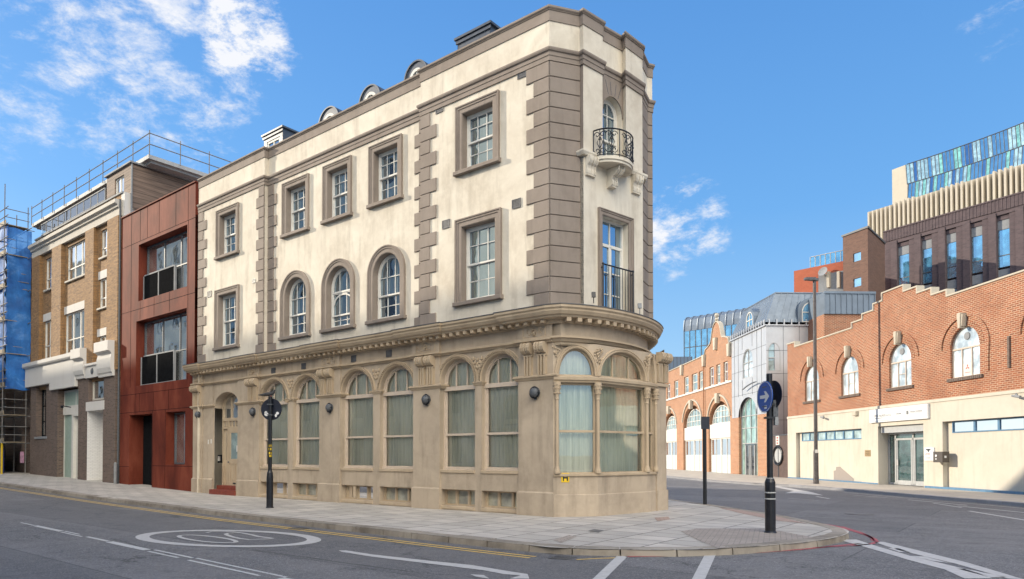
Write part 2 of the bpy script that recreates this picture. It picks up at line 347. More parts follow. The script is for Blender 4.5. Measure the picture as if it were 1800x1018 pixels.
def mk_net():
    m, t, b = newmat('blue debris netting'); o = t.nodes['Material Output']; p = pos(t)
    n = noise(t, p, .8, 6, .65, .6); c = ramp(t, n, [(.3, (.01, .09, .36)), (.55, (.03, .20, .60)), (.8, (.22, .45, .85))])
    t.links.new(c, b.inputs['Base Color']); b.inputs['Roughness'].default_value = .7
    tr = T(t, 'ShaderNodeBsdfTransparent'); x = T(t, 'ShaderNodeMixShader'); t.links.new(ramp(t, noise(t, p, 2.2, 5, .7, .4, (1, 1, .4)), [(.3, .6), (.65, .95)]), x.inputs[0]); t.links.new(tr.outputs[0], x.inputs[1]); t.links.new(b.outputs[0], x.inputs[2]); t.links.new(x.outputs[0], o.inputs[0]); return m
M['net'] = mk_net()
M['board'] = paint('scaffold board', (.36, .29, .20), .8, 0, .25, 5)
M['hoard'] = paint('blue hoarding', (.008, .02, .16), .4, 0, .15, 3)
M['yellow'] = paint('yellow sleeve', (.75, .50, .01), .5, 0, .15, 9)
M['alu'] = paint('pale aluminium', (.42, .43, .43), .7, 0, .08, spec=.15)
M['bglass'] = mirror_glass('neighbour window glass', (.10, .11, .11), .48, .006)
M['dkglass'] = mirror_glass('dark door glass', (.012, .014, .016), .15, .004)
M['blueglass'] = mirror_glass('blue reflecting glass', (.05, .17, .28), .45, .01, (.75, .92, 1))
M['blackgl'] = paint('matt black infill', (.012, .013, .015), .95, 0, .2, spec=.02)
def slabs(name, ang, wdt, hgt, cols, mort, ms=.012, seed=0, rough=.75):
    m, t, b = newmat(name); p = pos(t)
    uv = comb(t, shift(t, dot(t, p, (cos(ang), sin(ang), 0))), shift(t, dot(t, p, (-sin(ang), cos(ang), 0))))
    br = T(t, 'ShaderNodeTexBrick', offset=.5, ins={'Scale': 1, 'Brick Width': wdt, 'Row Height': hgt, 'Mortar Size': ms, 'Mortar Smooth': .3, 'Color1': cols[0]+(1,), 'Color2': cols[1]+(1,), 'Mortar': mort+(1,)}); t.links.new(uv, br.inputs['Vector'])
    n = noise(t, p, 1.1, 7, .65, .5); c = mixc(t, ramp(t, n, [(.35, 0.0), (.75, .6)]), br.outputs['Color'], tuple(x*.6 for x in cols[0]))
    n3 = noise(t, p, 35, 4, .7); c = mixc(t, ramp(t, n3, [(.45, 0.0), (.75, .35)]), c, tuple(min(1, x*1.25) for x in cols[1]))
    t.links.new(c, b.inputs['Base Color']); b.inputs['Roughness'].default_value = rough
    bump(t, b, mixc(t, .5, br.outputs['Fac'], n3), -.25, .01); return m
A0 = atan2(.6187, -.7856)
M['pave'] = slabs('york stone paving', A0+pi/2, .62, .92, ((.37, .345, .31), (.52, .48, .43)), (.09, .083, .075), .022)
M['paveR'] = slabs('far pavement slabs', 1.62, .6, .9, ((.42, .37, .31), (.47, .42, .35)), (.25, .22, .19))
M['tactile'] = slabs('red tactile paving', A0+.5, .2, .1, ((.36, .25, .20), (.42, .31, .25)), (.20, .15, .13), .012)
M['patch'] = slabs('brown block patch', A0+.3, .2, .1, ((.29, .25, .215), (.37, .32, .275)), (.13, .11, .10), .01)
def mk_asphalt():
    m, t, b = newmat('worn asphalt'); p = pos(t)
    v = T(t, 'ShaderNodeTexVoronoi', ins={'Scale': 55.0}); t.links.new(p, v.inputs['Vector'])
    c = ramp(t, v.outputs['Color'], [(.0, (.065, .065, .072)), (.62, (.150, .146, .148)), (.9, (.34, .335, .33))])
    n = noise(t, p, .35, 6, .6, .6); c = mixc(t, ramp(t, n, [(.42, 0.0), (.66, .75)]), c, (.215, .205, .20))
    ng = noise(t, p, 16, 6, .8); c = mixc(t, ramp(t, ng, [(.36, 0.0), (.5, .5), (.68, 1.0)]), mixc(t, .45, c, (.02, .02, .022)), mixc(t, .22, c, (.25, .25, .26)))
    n2 = noise(t, p, 2.6, 7, .7); c = mixc(t, ramp(t, n2, [(.5, 0.0), (.8, .5)]), c, (.035, .034, .036))
    # long tyre-polished bands along the street
    tr = noise(t, comb(t, dot(t, p, (TM[0]*.06, TM[1]*.06, 0)), dot(t, p, (.6187, .7856, 0))), 1.3, 3, .5); c = mixc(t, ramp(t, tr, [(.45, 0.0), (.7, .35)]), c, (.21, .207, .21))
    # rectangular repairs laid along the street
    rb = T(t, 'ShaderNodeTexBrick', offset=.37, ins={'Scale': 1, 'Brick Width': 9.0, 'Row Height': 2.6, 'Mortar Size': .018, 'Mortar Smooth': .2, 'Color1': (0, 0, 0, 1), 'Color2': (1, 1, 1, 1), 'Mortar': (.5, .5, .5, 1)})
    t.links.new(comb(t, shift(t, dot(t, p, (TM[0], TM[1], 0))), shift(t, dot(t, p, (.6187, .7856, 0)))), rb.inputs['Vector'])
    c = mixc(t, ramp(t, rb.outputs['Color'], [(.55, 0.0), (.62, .30)]), c, (.075, .075, .08)); c = mixc(t, ramp(t, rb.outputs['Fac'], [(.3, 0.0), (.9, .55)]), c, (.03, .03, .032))
    st = noise(t, p, 1.7, 3, .5); c = mixc(t, ramp(t, st, [(.62, 0.0), (.72, .35)]), c, (.04, .039, .04))
    # fine cracks
    vc = T(t, 'ShaderNodeTexVoronoi', feature='DISTANCE_TO_EDGE', ins={'Scale': .33}); dn = noise(t, p, 1.5, 5, .7)
    mp = T(t, 'ShaderNodeVectorMath', op='MULTIPLY_ADD'); t.links.new(comb(t, dn, dn), mp.inputs[0]); mp.inputs[1].default_value = (2.2, -1.8, 0); t.links.new(p, mp.inputs[2]); t.links.new(mp.outputs[0], vc.inputs['Vector'])
    c = mixc(t, ramp(t, vc.outputs['Distance'], [(.0, .75), (.006, 0.0)]), c, (.02, .02, .02))
    t.links.new(c, b.inputs['Base Color']); b.inputs['Roughness'].default_value = .82
    bump(t, b, v.outputs['Distance'], .6, .012); return m
M['asphalt'] = mk_asphalt()
def mk_mark(name, col, wear=.5):
    m, t, b = newmat(name); o = t.nodes['Material Output']; p = pos(t)
    n = noise(t, p, 9, 6, .7); n2 = noise(t, p, 60, 3, .7); c = mixc(t, ramp(t, n, [(.4, 0.0), (.7, .6)]), col, tuple(x*.6 for x in col)); t.links.new(c, b.inputs['Base Color']); b.inputs['Roughness'].default_value = .7
    tr = T(t, 'ShaderNodeBsdfTransparent'); x = T(t, 'ShaderNodeMixShader'); mm = T(t, 'ShaderNodeMath', op='MULTIPLY_ADD'); t.links.new(n2, mm.inputs[0]); mm.inputs[1].default_value = .35; t.links.new(n, mm.inputs[2])
    t.links.new(ramp(t, mm.outputs[0], [(wear, 0.0), (wear+.05, 1.0)]), x.inputs[0]); t.links.new(tr.outputs[0], x.inputs[1]); t.links.new(b.outputs[0], x.inputs[2]); t.links.new(x.outputs[0], o.inputs[0]); return m
M['mwhite'] = mk_mark('worn white road paint', (.50, .50, .49), .52)
M['mwhite2'] = mk_mark('solid white road paint', (.46, .45, .44), .38)
M['myellow'] = mk_mark('yellow line paint', (.62, .42, .12), .50)
M['mred'] = mk_mark('red line paint', (.36, .09, .10), .50)
M['kerb'] = stucco('granite kerb', (.31, .275, .23), (.10, .08, .06), 1.0, .5, .8, .6, 45)
M['kerbR'] = stucco('grey kerb', (.26, .26, .27), (.15, .15, .16), .5, .2, .8, .4, 45)
M['basegl'] = mirror_glass('frosted basement glass', (.20, .20, .16), .12)
M['noseglass'] = clear_glass('corner window glass', .26, (.93, .99, .97), .004)
M['gfblue'] = mirror_glass('door glass with green reflection', (.22, .28, .26), .2)
M['clip'] = None
M['blind'] = mirror_glass('window with white blind', (.34, .39, .42), .12, .006)
M['blind2'] = mirror_glass('window with pale curtain', (.20, .27, .28), .14, .006)
M['redpaint'] = paint('red print', (.5, .06, .05), .6)
M['bluep'] = paint('blue gloss paint', (.10, .22, .36), .45, 0, .2, 5)
M['doorgl'] = mirror_glass('entrance door glass', (.03, .06, .06), .12, .004)
M['signw'] = paint('white sign face', (.66, .66, .66), .5, 0, .03)
M['inkgrey'] = paint('grey lettering', (.16, .17, .17), .6)
M['inkbrown'] = paint('brown engraving', (.08, .05, .03), .6)
M['brass'] = paint('dull brass', (.34, .24, .12), .5, .2, .1)
M['boxbrown'] = paint('brown box paint', (.085, .07, .06), .5, .1, .15, 8)
M['wallshade'] = stucco('grey wall shadow paint', (.30, .26, .23), (.25, .22, .2), .3, .1)  # grey of the shadow painted on the cream wall
M['gatebr'] = paint('brown gate slats', (.15, .10, .085), .6, 0, .2, 5)
M['silver'] = paint('silver cladding', (.50, .51, .53), .42, .35, .06, 1.2)
M['greengl'] = mirror_glass('green tinted glass', (.16, .26, .24), .2, .006)
M['zinc'] = paint('standing seam zinc', (.17, .21, .26), .45, .3, .12, 1.5)
M['film'] = paint('frosted white film', (.55, .62, .62), .5, 0, .04)
M['navyback'] = paint('dark sign back', (.012, .016, .032), .5, .1, .3, 14)
M['birdgrey'] = paint('grey feathers', (.055, .055, .06), .8, 0, .5, 40)
M['signblue'] = paint('blue sign face', (.005, .07, .36), .35, 0, .05)
M['lampcol'] = paint('grey lamp column', (.10, .09, .09), .5, .2, .3, 8)
M['bluegrey'] = paint('blue grey cladding', (.10, .16, .24), .5, 0, .1, 2)
# ============================================================ GROUND
RD = -.12
def struct(mb, name, mat, smooth=False): return mb.build(name, mat, None, smooth, kind='structure')
def grid(name, mat, x0, x1, y0, y1, c, zoff):
    m = MB(); nx = int((x1-x0)/c); ny = int((y1-y0)/c)
    m.add([(x0+i*c, y0+j*c, gz(x0+i*c, y0+j*c)+zoff) for j in range(ny+1) for i in range(nx+1)], [(j*(nx+1)+i, j*(nx+1)+i+1, (j+1)*(nx+1)+i+1, (j+1)*(nx+1)+i) for j in range(ny) for i in range(nx)])
    return struct(m, name, mat)
M['earth'] = stucco('far ground', (.22, .21, .19), (.15, .14, .13), .4, 0)
struct(MB().quad((-1500, -1500, -.45), (1500, -1500, -.45), (1500, 1500, -.45), (-1500, 1500, -.45)), 'ground', M['earth'])
grid('road', M['asphalt'], -100, 44, -30, 130, 2.0, RD)
def resample(pts, step):
    P = [Vector((p[0], p[1])) for p in pts]; out = [P[0]]; 
    for a, b in zip(P, P[1:]):
        k = max(1, int((b-a).length/step))
        for i in range(1, k+1): out.append(a+(b-a)*i/k)
    return out
def smoothp(pts, it=2):
    P = [Vector((p[0], p[1])) for p in pts]
    for _ in range(it):
        Q = [P[0]]
        for a, b in zip(P, P[1:]): Q += [a*.75+b*.25, a*.25+b*.75]
        Q.append(P[-1]); P = Q
    return P
def Gk(x, y, h=0.0):
    q = G(x, y, h)
    for _ in range(12): q = G(x, y, h+gz(q.x, q.y))
    return q
# left street kerb, pavement nose, right street kerb (top outer edge)
KL = [Gk(x, y) for x, y in ((0, 848), (200, 876), (427, 904), (675, 931), (850, 950), (967, 962))]
d0 = (KL[0]-KL[1]).normalized(); KL = [KL[0]+d0*60]+KL
NOSE = [G(x, y) for x, y in ((1040, 965), (1118, 966.5), (1200, 967), (1294, 964), (1411, 955), (1464, 947), (1490, 940), (1493, 934), (1480, 929), (1438, 919.5), (1372, 906), (1294, 894.5), (1244, 886.5), (1170, 877.5))]
KR = [Vector((5.4, 32, 0)), Vector((4.2, 45, 0)), Vector((2.0, 70, 0)), Vector((-1.5, 110, 0))]
kpath = resample(KL, 2)[:-1]+smoothp([KL[-1]]+NOSE+KR[:1], 2)+[v.to_2d() for v in KR[1:]]
def loft(name, A, B, mat, z=0.0, uz=True):
    m = MB(); k = min(len(A), len(B)); vs = []
    for i in range(k):
        for j in range(7):
            q = A[i].lerp(B[i], j/6); vs.append((q.x, q.y, z+(gz(q.x, q.y) if uz else 0)))
    m.add(vs, [(i*7+j, (i+1)*7+j, (i+1)*7+j+1, i*7+j+1) for i in range(k-1) for j in range(6)]); return struct(m, name, mat)
def inner_for(p):
    # point on a spine running inside the building, nearest to the kerb point
    O2 = FM.w(0, -1.6, 0).to_2d(); t2 = FM.T.to_2d(); s = (p-O2).dot(t2)
    if s > 1.0: return O2+t2*s
    q = Vector((2.6, 20.0)); r2 = Vector((-.03, 1.0)); k = (p-q).dot(r2)
    if k > .5: return q+r2*k
    a = O2+t2*1.0; b = q; f = max(0, min(1, 1-(s+8.5)/9.5)); return a.lerp(b, f)
kin = [inner_for(p) for p in kpath]
loft('pavement', kpath, kin, M['pave'], 0.0)
def kerbs(name, path, width, mat, gap=.012, step=.92, side=1):
    P = [Vector((p[0], p[1])) for p in path]; m = MB(); i = 0
    # walk the path in stones
    cum = [0]
    for a, b in zip(P, P[1:]): cum.append(cum[-1]+(b-a).length)
    def at(d):
        for j in range(len(P)-1):
            if cum[j+1] >= d: f = (d-cum[j])/max(1e-6, cum[j+1]-cum[j]); return P[j].lerp(P[j+1], f), (P[j+1]-P[j]).normalized()
        return P[-1], (P[-1]-P[-2]).normalized()
    d = 0; rnd = random.Random(3)
    while d < cum[-1]-.3:
        ln = step*rnd.uniform(.8, 1.2); a, ta = at(d+gap); b, tb = at(min(cum[-1], d+ln-gap)); na = Vector((-ta.y, ta.x))*side; nb = Vector((-tb.y, tb.x))*side
        z0 = gz(a.x, a.y); z1 = gz(b.x, b.y); dz = rnd.uniform(-.004, .006); r = .018
        oa = a-na*.0; ob = b-nb*.0
        def P3(v, z): return (v.x, v.y, z)
        vs = []
        for (v, n, z) in ((oa, na, z0), (ob, nb, z1)):
            for (o, h) in ((-.012, RD-.05), (0, .0+dz-r*1.6), (r*.5, dz-r*.4), (r*1.5, dz+.004), (width, dz+.004), (width, RD-.05)): q = v+n*o; vs.append(P3(q, z+h))
        m.add(vs, [(j, j+6, (j+1) % 6+6, (j+1) % 6) for j in range(6)]+[(0, 1, 2, 3, 4, 5), (6, 7, 8, 9, 10, 11)])
        d += ln
    return struct(m, name, mat)
kerbs('kerb', kpath, .30, M['kerb'])
# far pavement of the right street
FK = [G(x, y) for x, y in ((1800, 886), (1637, 873.5), (1434, 855.5), (1294, 848.5))]
fk = [Vector((19.5, -28)), Vector((18.3, 0)), Vector((17.2, 14))]+[v.to_2d() for v in FK]+[Vector((11.6, 52)), Vector((9.0, 75)), Vector((4.0, 120))]
fk = smoothp(fk, 1); fk = resample(fk, 3)
loft('far_pavement', fk, [p+Vector((14, 2)) for p in fk], M['paveR'], 0.0, False)
kerbs('far_kerb', fk, .28, M['kerbR'], .008, 1.0, -1)
# near-side pavement behind the camera
ns = [FM.w(s, 15.9, 0).to_2d() for s in range(110, -40, -3)]
loft('near_pavement', ns, [p+Vector((-.6187, -.7856))*6 for p in ns], M['pave'], 0.0)
kerbs('near_kerb', ns, .28, M['kerb'], .01, 1.0, -1)
# paving patches
def patch(name, pix, mat, dz, h=0.0):
    m = MB(); P = [G(x, y, h) for x, y in pix]; m.add([(p.x, p.y, h+gz(p.x, p.y)+dz) for p in P], [tuple(range(len(P)))]); return struct(m, name, mat)
patch('tactile_paving', [(1196, 935), (1226, 930), (1345, 930), (1430, 946), (1330, 961), (1262, 965), (1225, 950)], M['patch'], .006)
patch('red_paving_strip', [(1262, 893), (1290, 896), (1366, 909), (1420, 922), (1370, 917), (1300, 903)], M['tactile'], .006)
patch('brown_paving_patch', [(972, 950), (1000, 941), (1014, 944), (986, 955)], M['patch'], .006)
patch('paving_cover', [(1032, 934), (1044, 931), (1062, 933), (1052, 937)], M['lead'], .007)
patch('red_paving_slab', [(1150, 911), (1175, 909), (1178, 914), (1155, 917)], M['tactile'], .006)
# ------------------------------------------------------------ road markings
def mk(name, pix, mat, dz=.006):
    m = MB(); P = [Gk(x, y, RD) for x, y in pix]; vv = [[Vector((p.x, p.y, 0)) for p in P]]
    m.add([(p.x, p.y, RD+gz(p.x, p.y)+dz) for p in P], [tuple(t) for t in tessellate_polygon(vv)]); return m
def strip(m, pts, wd, dz=.006):
    P = [Vector((p[0], p[1])) for p in pts]; vs = []
    for i, p in enumerate(P):
        d = (P[min(i+1, len(P)-1)]-P[max(i-1, 0)]).normalized(); n = Vector((-d.y, d.x))*wd/2
        for q in (p+n, p-n): vs.append((q.x, q.y, RD+gz(q.x, q.y)+dz))
    m.add(vs, [(i*2, i*2+2, i*2+3, i*2+1) for i in range(len(P)-1)])
def offs(path, o):
    P = [Vector((p[0], p[1])) for p in path]; R = []
    for i, p in enumerate(P):
        d = (P[min(i+1, len(P)-1)]-P[max(i-1, 0)]).normalized(); R.append(p+Vector((d.y, -d.x))*o)
    return R
kl = resample(KL, 1.0); m = MB(); n0 = 2
strip(m, offs(kl, .42)[n0:], .07); strip(m, offs(kl, .60)[n0:], .07); struct(m, 'double_yellow_line', M['myellow'])
nose2 = smoothp([v for v in NOSE], 2)
m = MB(); strip(m, [G(x, y, RD) for x, y in ((1100, 979.5), (1178, 978.5), (1263, 976), (1340, 972), (1411, 967), (1470, 961), (1512, 957))], .09)
strip(m, [G(x, y, RD) for x, y in ((1500, 961), (1530, 958), (1541, 954), (1537, 949), (1522, 942), (1500, 935), (1470, 926), (1438, 921), (1372, 908))], .09)
strip(m, [G(x, y, RD) for x, y in ((1430, 964), (1475, 962), (1512, 960.5))], .06); strip(m, [G(x, y, RD) for x, y in ((1480, 927), (1515, 938), (1531, 946), (1535, 952))], .06)
struct(m, 'red_line', M['mred'])
m = MB(); strip(m, [G(x, y, RD) for x, y in ((1013, 984.5), (1050, 982.5), (1083, 981.5))], .07); struct(m, 'yellow_line', M['myellow'])
# broken centre line, doubled and scuffed
m = MB(); c0 = Gk(62, 923, RD).to_2d(); c1 = Gk(493, 1016, RD).to_2d(); dd = (c1-c0).normalized(); n2 = Vector((-dd.y, dd.x)); Lc = (c1-c0).length
for a, b, o, wd in ((-12, -10, 0, .06), (-7, -5, 0, .06), (-1.2, -.1, 0, .05), (0, 1.9, 0, .12), (1.95, 2.9, .05, .05), (2.1, 3.4, -.06, .05), (3.5, 4.7, 0, .08), (4.8, 6.6, -.02, .15), (6.7, 8.2, .07, .06), (6.8, 8.0, -.08, .06), (8.3, Lc, .09, .055), (8.4, Lc-.4, -.09, .06), (Lc, Lc+3, 0, .12), (Lc+4, Lc+7, 0, .12)):
    strip(m, [c0+dd*a+n2*o, c0+dd*b+n2*o], wd)
struct(m, 'centre_line', M['mwhite'])
# long line with its end mark
m = mk('x', [(595, 967.5), (607, 967.5), (656, 975), (749, 985.5), (830, 994), (889, 1004), (927, 1010), (930, 1018), (895, 1018), (915, 1012), (885, 1010), (850, 1003), (749, 990.5), (656, 979), (600, 970)], M['mwhite']); m2 = mk('x', [(826, 1010), (850, 1011.5), (860, 1018), (836, 1014)], 0); m.add([tuple(v) for v in m2.v], m2.f); struct(m, 'lane_line', M['mwhite2'])
m = mk('x', [(1088, 974.5), (1107, 975), (1064, 1018), (1042, 1018)], 0); b1 = [(1242, 969.5), (1261, 969.5), (1239, 1019), (1216, 1019)]
m2 = mk('x', b1, 0); m.add([tuple(v) for v in m2.v], m2.f)
a = G(1042, 1018, RD); b = G(1064, 1018, RD); d = (a-G(1088, 974, RD)).normalized(); m.add([a+Vector((0, 0, .006)), b+Vector((0, 0, .006)), b+d*2+Vector((0, 0, .006)), a+d*2+Vector((0, 0, .006))], [(0, 1, 2, 3)])
a = G(1216, 1019, RD); b = G(1239, 1019, RD); d = (a-G(1242, 969.5, RD)).normalized(); m.add([a+Vector((0, 0, .006)), b+Vector((0, 0, .006)), b+d*2+Vector((0, 0, .006)), a+d*2+Vector((0, 0, .006))], [(0, 1, 2, 3)])
struct(m, 'crossing_bars', M['mwhite2'])
m = mk('x', [(1473, 950), (1505, 950), (1545, 963), (1600, 979), (1683, 999), (1720, 1010), (1745, 1019), (1695, 1019), (1660, 1003), (1600, 987), (1530, 966)], 0)
for pp in ([(1535, 954), (1552, 954), (1640, 976), (1700, 991), (1800, 1021), (1770, 1019), (1680, 993), (1580, 969)], [(1600, 979), (1625, 980), (1670, 992), (1640, 988)], [(1680, 1001), (1700, 1003), (1770, 1017), (1740, 1017)], [(1560, 965), (1580, 966), (1600, 973), (1580, 972)]):
    m2 = mk('x', pp, 0); m.add([tuple(v) for v in m2.v], m2.f)
struct(m, 'hatched_marking', M['mwhite2'])
m = MB()
for a, b, wd in (((1596, 880), (1700, 890), .10), ((1640, 886), (1690, 894), .08), ((1703, 900), (1830, 921), .12), ((1683, 891), (1830, 906), .10), ((1435, 874), (1458, 878), .12), ((1385, 877), (1440, 881), .05), ((1250, 853), (1345, 853.5), .15), ((1500, 872), (1560, 876), .06)):
    strip(m, [G(a[0], a[1], RD), G(b[0], b[1], RD)], wd)
m2 = mk('x', [(1340, 853), (1352, 853), (1425, 866), (1447, 872), (1400, 868), (1380, 868), (1395, 864)], 0); m.add([tuple(v) for v in m2.v], m2.f)
strip(m, offs(fk, -.55), .07)
struct(m, 'far_road_marking', M['mwhite2'])
# 20 roundel on the road (read from the other direction)
rc = [Gk(*p, RD) for p in ((263, 935), (540, 955), (420, 929.5), (370, 962.5))]
cen = (rc[0]+rc[1])/2; ax = (rc[1]-rc[0])/2; fr_ = (rc[2]-rc[3]); 
far = Gk(385, 928, RD); near = Gk(430, 967, RD); ay = (far-near)/2; cen = (cen+(far+near)/2)/2; ay = ay-ax.normalized()*ay.dot(ax.normalized())
def RP(u, v, dz=.007): q = cen+ax*u+ay*v; return (q.x, q.y, RD+gz(q.x, q.y)+dz)
m = MB(); k = 72; vs = []
for i in range(k): a = 2*pi*i/k; vs += [RP(cos(a), sin(a)), RP(.86*cos(a), .82*sin(a))]
m.add(vs, [(2*i, 2*((i+1) % k), 2*((i+1) % k)+1, 2*i+1) for i in range(k)])
def ustrip(m, pts, wu, wv):
    vs = []; P = [Vector(p) for p in pts]
    for i, p in enumerate(P):
        d = (P[min(i+1, len(P)-1)]-P[max(i-1, 0)]); d = Vector((d.x*ax.length, d.y*ay.length)).normalized(); n = Vector((-d.y, d.x)); q = Vector((n.x*wu/2, n.y*wv/2)); vs += [RP(*(p+q)), RP(*(p-q))]
    m.add(vs, [(i*2, i*2+2, i*2+3, i*2+1) for i in range(len(P)-1)])
zero = [(-.26+.33*cos(2*pi*i/28)+.13*sin(2*pi*i/28)*-.6, -.12+.40*sin(2*pi*i/28)) for i in range(29)]
def R6(x, y): q = Gk(240+x/5.625, 900+y/5.625, RD); return q.to_2d()
strip(m, [R6(700+280*cos(a)-42*sin(a), 264+31*cos(a)+24*sin(a)) for a in [2*pi*i/30 for i in range(31)]], .09, .007)
strip(m, [R6(*q) for q in ((690, 202), (740, 192), (830, 189), (940, 194), (1050, 207), (1130, 222), (1200, 240), (1290, 252), (1345, 260), (1290, 265), (1200, 268), (1110, 271), (1030, 262), (950, 245), (900, 228), (880, 216), (905, 207), (960, 206))], .085, .007)
two = [(-.22, .50), (-.02, .55), (.20, .44), (.38, .24), (.58, .02), (.40, -.08), (.15, -.14), (-.02, -.02), (-.02, .16), (.06, .30)]
two = [(.62, -.02), (.40, .20), (.22, .40), (.02, .56), (-.25, .52)]
struct(m, 'speed_limit_roundel', M['mwhite2'])
# drain covers
def grate(label, pix, h=RD):
    P = [Gk(x, y, h) for x, y in pix]; m = MB(); a, b, c, d = P
    for i in range(9):
        f = (i+.15)/9; g = (i+.7)/9; m.add([p+Vector((0, 0, .008)) for p in (a.lerp(b, f), a.lerp(b, g), d.lerp(c, g), d.lerp(c, f))], [(0, 1, 2, 3)])
    for (p, q, r, s) in ((a, b, .0, .1), (a, b, .9, 1)): m.add([v+Vector((0, 0, .010)) for v in (a.lerp(d, r), b.lerp(c, r), b.lerp(c, s), a.lerp(d, s))], [(0, 1, 2, 3)])
    o = m.build('drain_cover', M['lead'], None, label=label, category='drain cover', group='cast iron drain covers in the gutter'); recentre(o)
grate('large cast iron gutter grating at the kerb below the yellow H plate', [(962, 982), (1003, 985), (1014, 980), (980, 977)])
grate('small rusty gutter grating half way along the left kerb past the road roundel', [(505, 929), (530, 932), (548, 928), (522, 926)])
q = G(1510, 905, RD); mh = MB().lathe((q.x, q.y, RD+.004), (0, 0, 1), [(.38, 0), (.38, .006), (.33, .006), (.32, .003), (.30, .003), (.29, .008), (0, .008)], 28).build('manhole_cover', M['lead'], None, label='round dark manhole cover in the road in front of the cream painted wall', category='manhole cover'); recentre(mh)
# ============================================================ buildings behind the photographer (they shade the street and show in the glass)
M['oppw'] = stucco('cream render across the street', (.82, .74, .58), (.48, .38, .25), .3, .2)
M['oppglass'] = paint('dark far window', (.05, .06, .07), .2, 0, .1)
def opp(name, label, s0, s1, e, h, dep, mat, storeys, step):
    c = FM.w((s0+s1)/2, e+dep/2, 0); o = thing(name, label, 'building', c)
    fr = Fr(FM.w(0, e, 0), FM.T, -FM.N); m = MB(); holes = []
    wins = []
    s = s0+1.2
    while s+1.3 < s1:
        for k in range(storeys): b = 1.0+k*(h-1.5)/storeys; wins.append((s, s+1.2, b, b+1.9))
        s += step
    fr.box = None
    m.panel(fr, rect(s0, s1, -.3, h), [rect(*q) for q in wins], 0, .2)
    m.box(fr, s0, s1, -dep, -.5, -.3, h); m.box(fr, s0-.1, s1+.1, -dep, .25, h, h+.35); m.box(fr, s0, s1, 0, .08, 3.6, 3.9)
    m.build('wall', mat, o); g = MB(); f = MB()
    for q in wins: g.quad(*[fr.w(a, -.15, b) for a, b in rect(*q)]); f.ring(fr, rect(*q)[::-1], [(0, 0), (.0, .05), (.14, .05), (.14, 0)], True)
    g.build('window_panes', M['oppglass'], o); f.build('window_surrounds', M['white'], o); return o
opp('rendered_building', 'low cream terrace across the street, seen only as reflections in the windows', -16, 20, 19.3, 9, 9, M['oppw'], 3, 3.1)
opp('tall_building', 'tall block further left across the street, seen only as reflections', 20, 100, 19.3, 26, 14, M['oppw'], 7, 3.4)
# ============================================================ CORNER BUILDING
CB = thing('corner_building', 'cream flatiron corner building with taupe quoins, arched tan ground floor and rounded nose', 'building', FM.w(2.5, -2.2, 0))
LP, RP_ = .17, .15
TOP = 13.3
Bp = [(1.80, 17.87), (1.88, 17.77), (2.455, 18.27), (2.43, 18.42), (3.11, 18.98), (3.17, 18.78), (3.74, 19.37), (3.76, 19.65), (4.04, 20.25), (4.21, 20.32), (4.0, 24.2)]
cor = FM.w(-.105, RP_, 0)
left_pts = [FM.w(18.04, LP, 0), FM.w(13.08, LP, 0), FM.w(13.08, 0, 0), FM.w(4.65, 0, 0), FM.w(4.65, RP_, 0), cor]
upath = [p.to_2d() for p in left_pts]+[Vector(b) for b in Bp]
# window lists  (s0,s1,h0,h1)
R_UP = [(1.80, 2.93, 9.76, 11.4, RP_), (5.84, 6.95, 9.76, 11.45, 0), (8.32, 9.4, 9.76, 11.45, 0), (10.70, 11.86, 9.76, 11.45, 0), (15.08, 16.28, 9.70, 11.36, LP)]
R_FF = [(1.72, 2.95, 5.98, 8.13, RP_), (15.02, 16.35, 5.98, 8.1, LP)]
A_FF = [(5.72, 6.98), (8.16, 9.42), (10.63, 11.93)]
BOT = 5.3
def gp(o, g): return [(s, h) for s, h in o]
mats = M
# upper wall, one piece per section
m = MB(); G_ = .10
def big(q): return rect(q[0]-G_, q[1]+G_, q[2]-.06, q[3]+G_)
m.panel(FM, rect(-.105, 4.65, BOT, 12.2), [big(R_UP[0]), big(R_FF[0])], RP_, .1)
m.panel(FM, rect(4.65, 13.08, BOT, 12.2), [big(q) for q in R_UP[1:4]]+[archpoly(a-G_, b+G_, 5.9, 7.42, (b-a)/2+G_) for a, b in A_FF], 0, .1)
m.panel(FM, rect(13.08, 18.04, BOT, 12.2), [big(R_UP[4]), big(R_FF[1])], LP, .1)
m.box(FM, 13.08, 13.081, 0, LP, BOT, 12.2); m.box(FM, 4.649, 4.65, 0, RP_, BOT, 12.2); m.box(FM, 18.04, 18.041, -3.5, LP, .0, 12.9)
m.build('upper_wall', M['cream'], CB)
# nose: recessed middle with openings, pilasters and flanks
fn = seg(Bp[3], Bp[4]); fl = fn.len; fw = seg(Bp[1], Bp[6]); LZ = 9.48
m = MB(); arn = archpoly(.05, fl-.04, 9.62, 11.05, .43)
m.panel(fn, rect(-.02, fl+.02, LZ, 12.2), [arn], 0, .18); m.panel(fw, rect(0, fw.len, BOT, LZ), [rect(.71, 1.79, 5.46, 8.04)], 0, .2)
m.build('nose_wall', M['cream'], CB)
m = MB(); m.sweep([Vector(b) for b in Bp[1:4]], [(0, LZ), (0, 12.2)], False); m.sweep([Vector(b) for b in Bp[4:8]], [(0, LZ), (0, 12.2)], False); m.sweep([Vector(Bp[0]), Vector(Bp[1])], [(0, BOT), (0, LZ)], False); m.sweep([Vector(Bp[6]), Vector(Bp[7])], [(0, BOT), (0, LZ)], False)
m.build('nose_pilasters', M['cream'], CB)
m = MB(); m.sweep(upath[5:7], [(0, BOT), (0, 12.2)], False); m.sweep(upath[6:8], [(0, BOT), (0, 12.2)], False); m.sweep(upath[12:], [(0, BOT), (0, 12.2)], False); 
m.build('nose_side_wall', M['taupe'], CB)
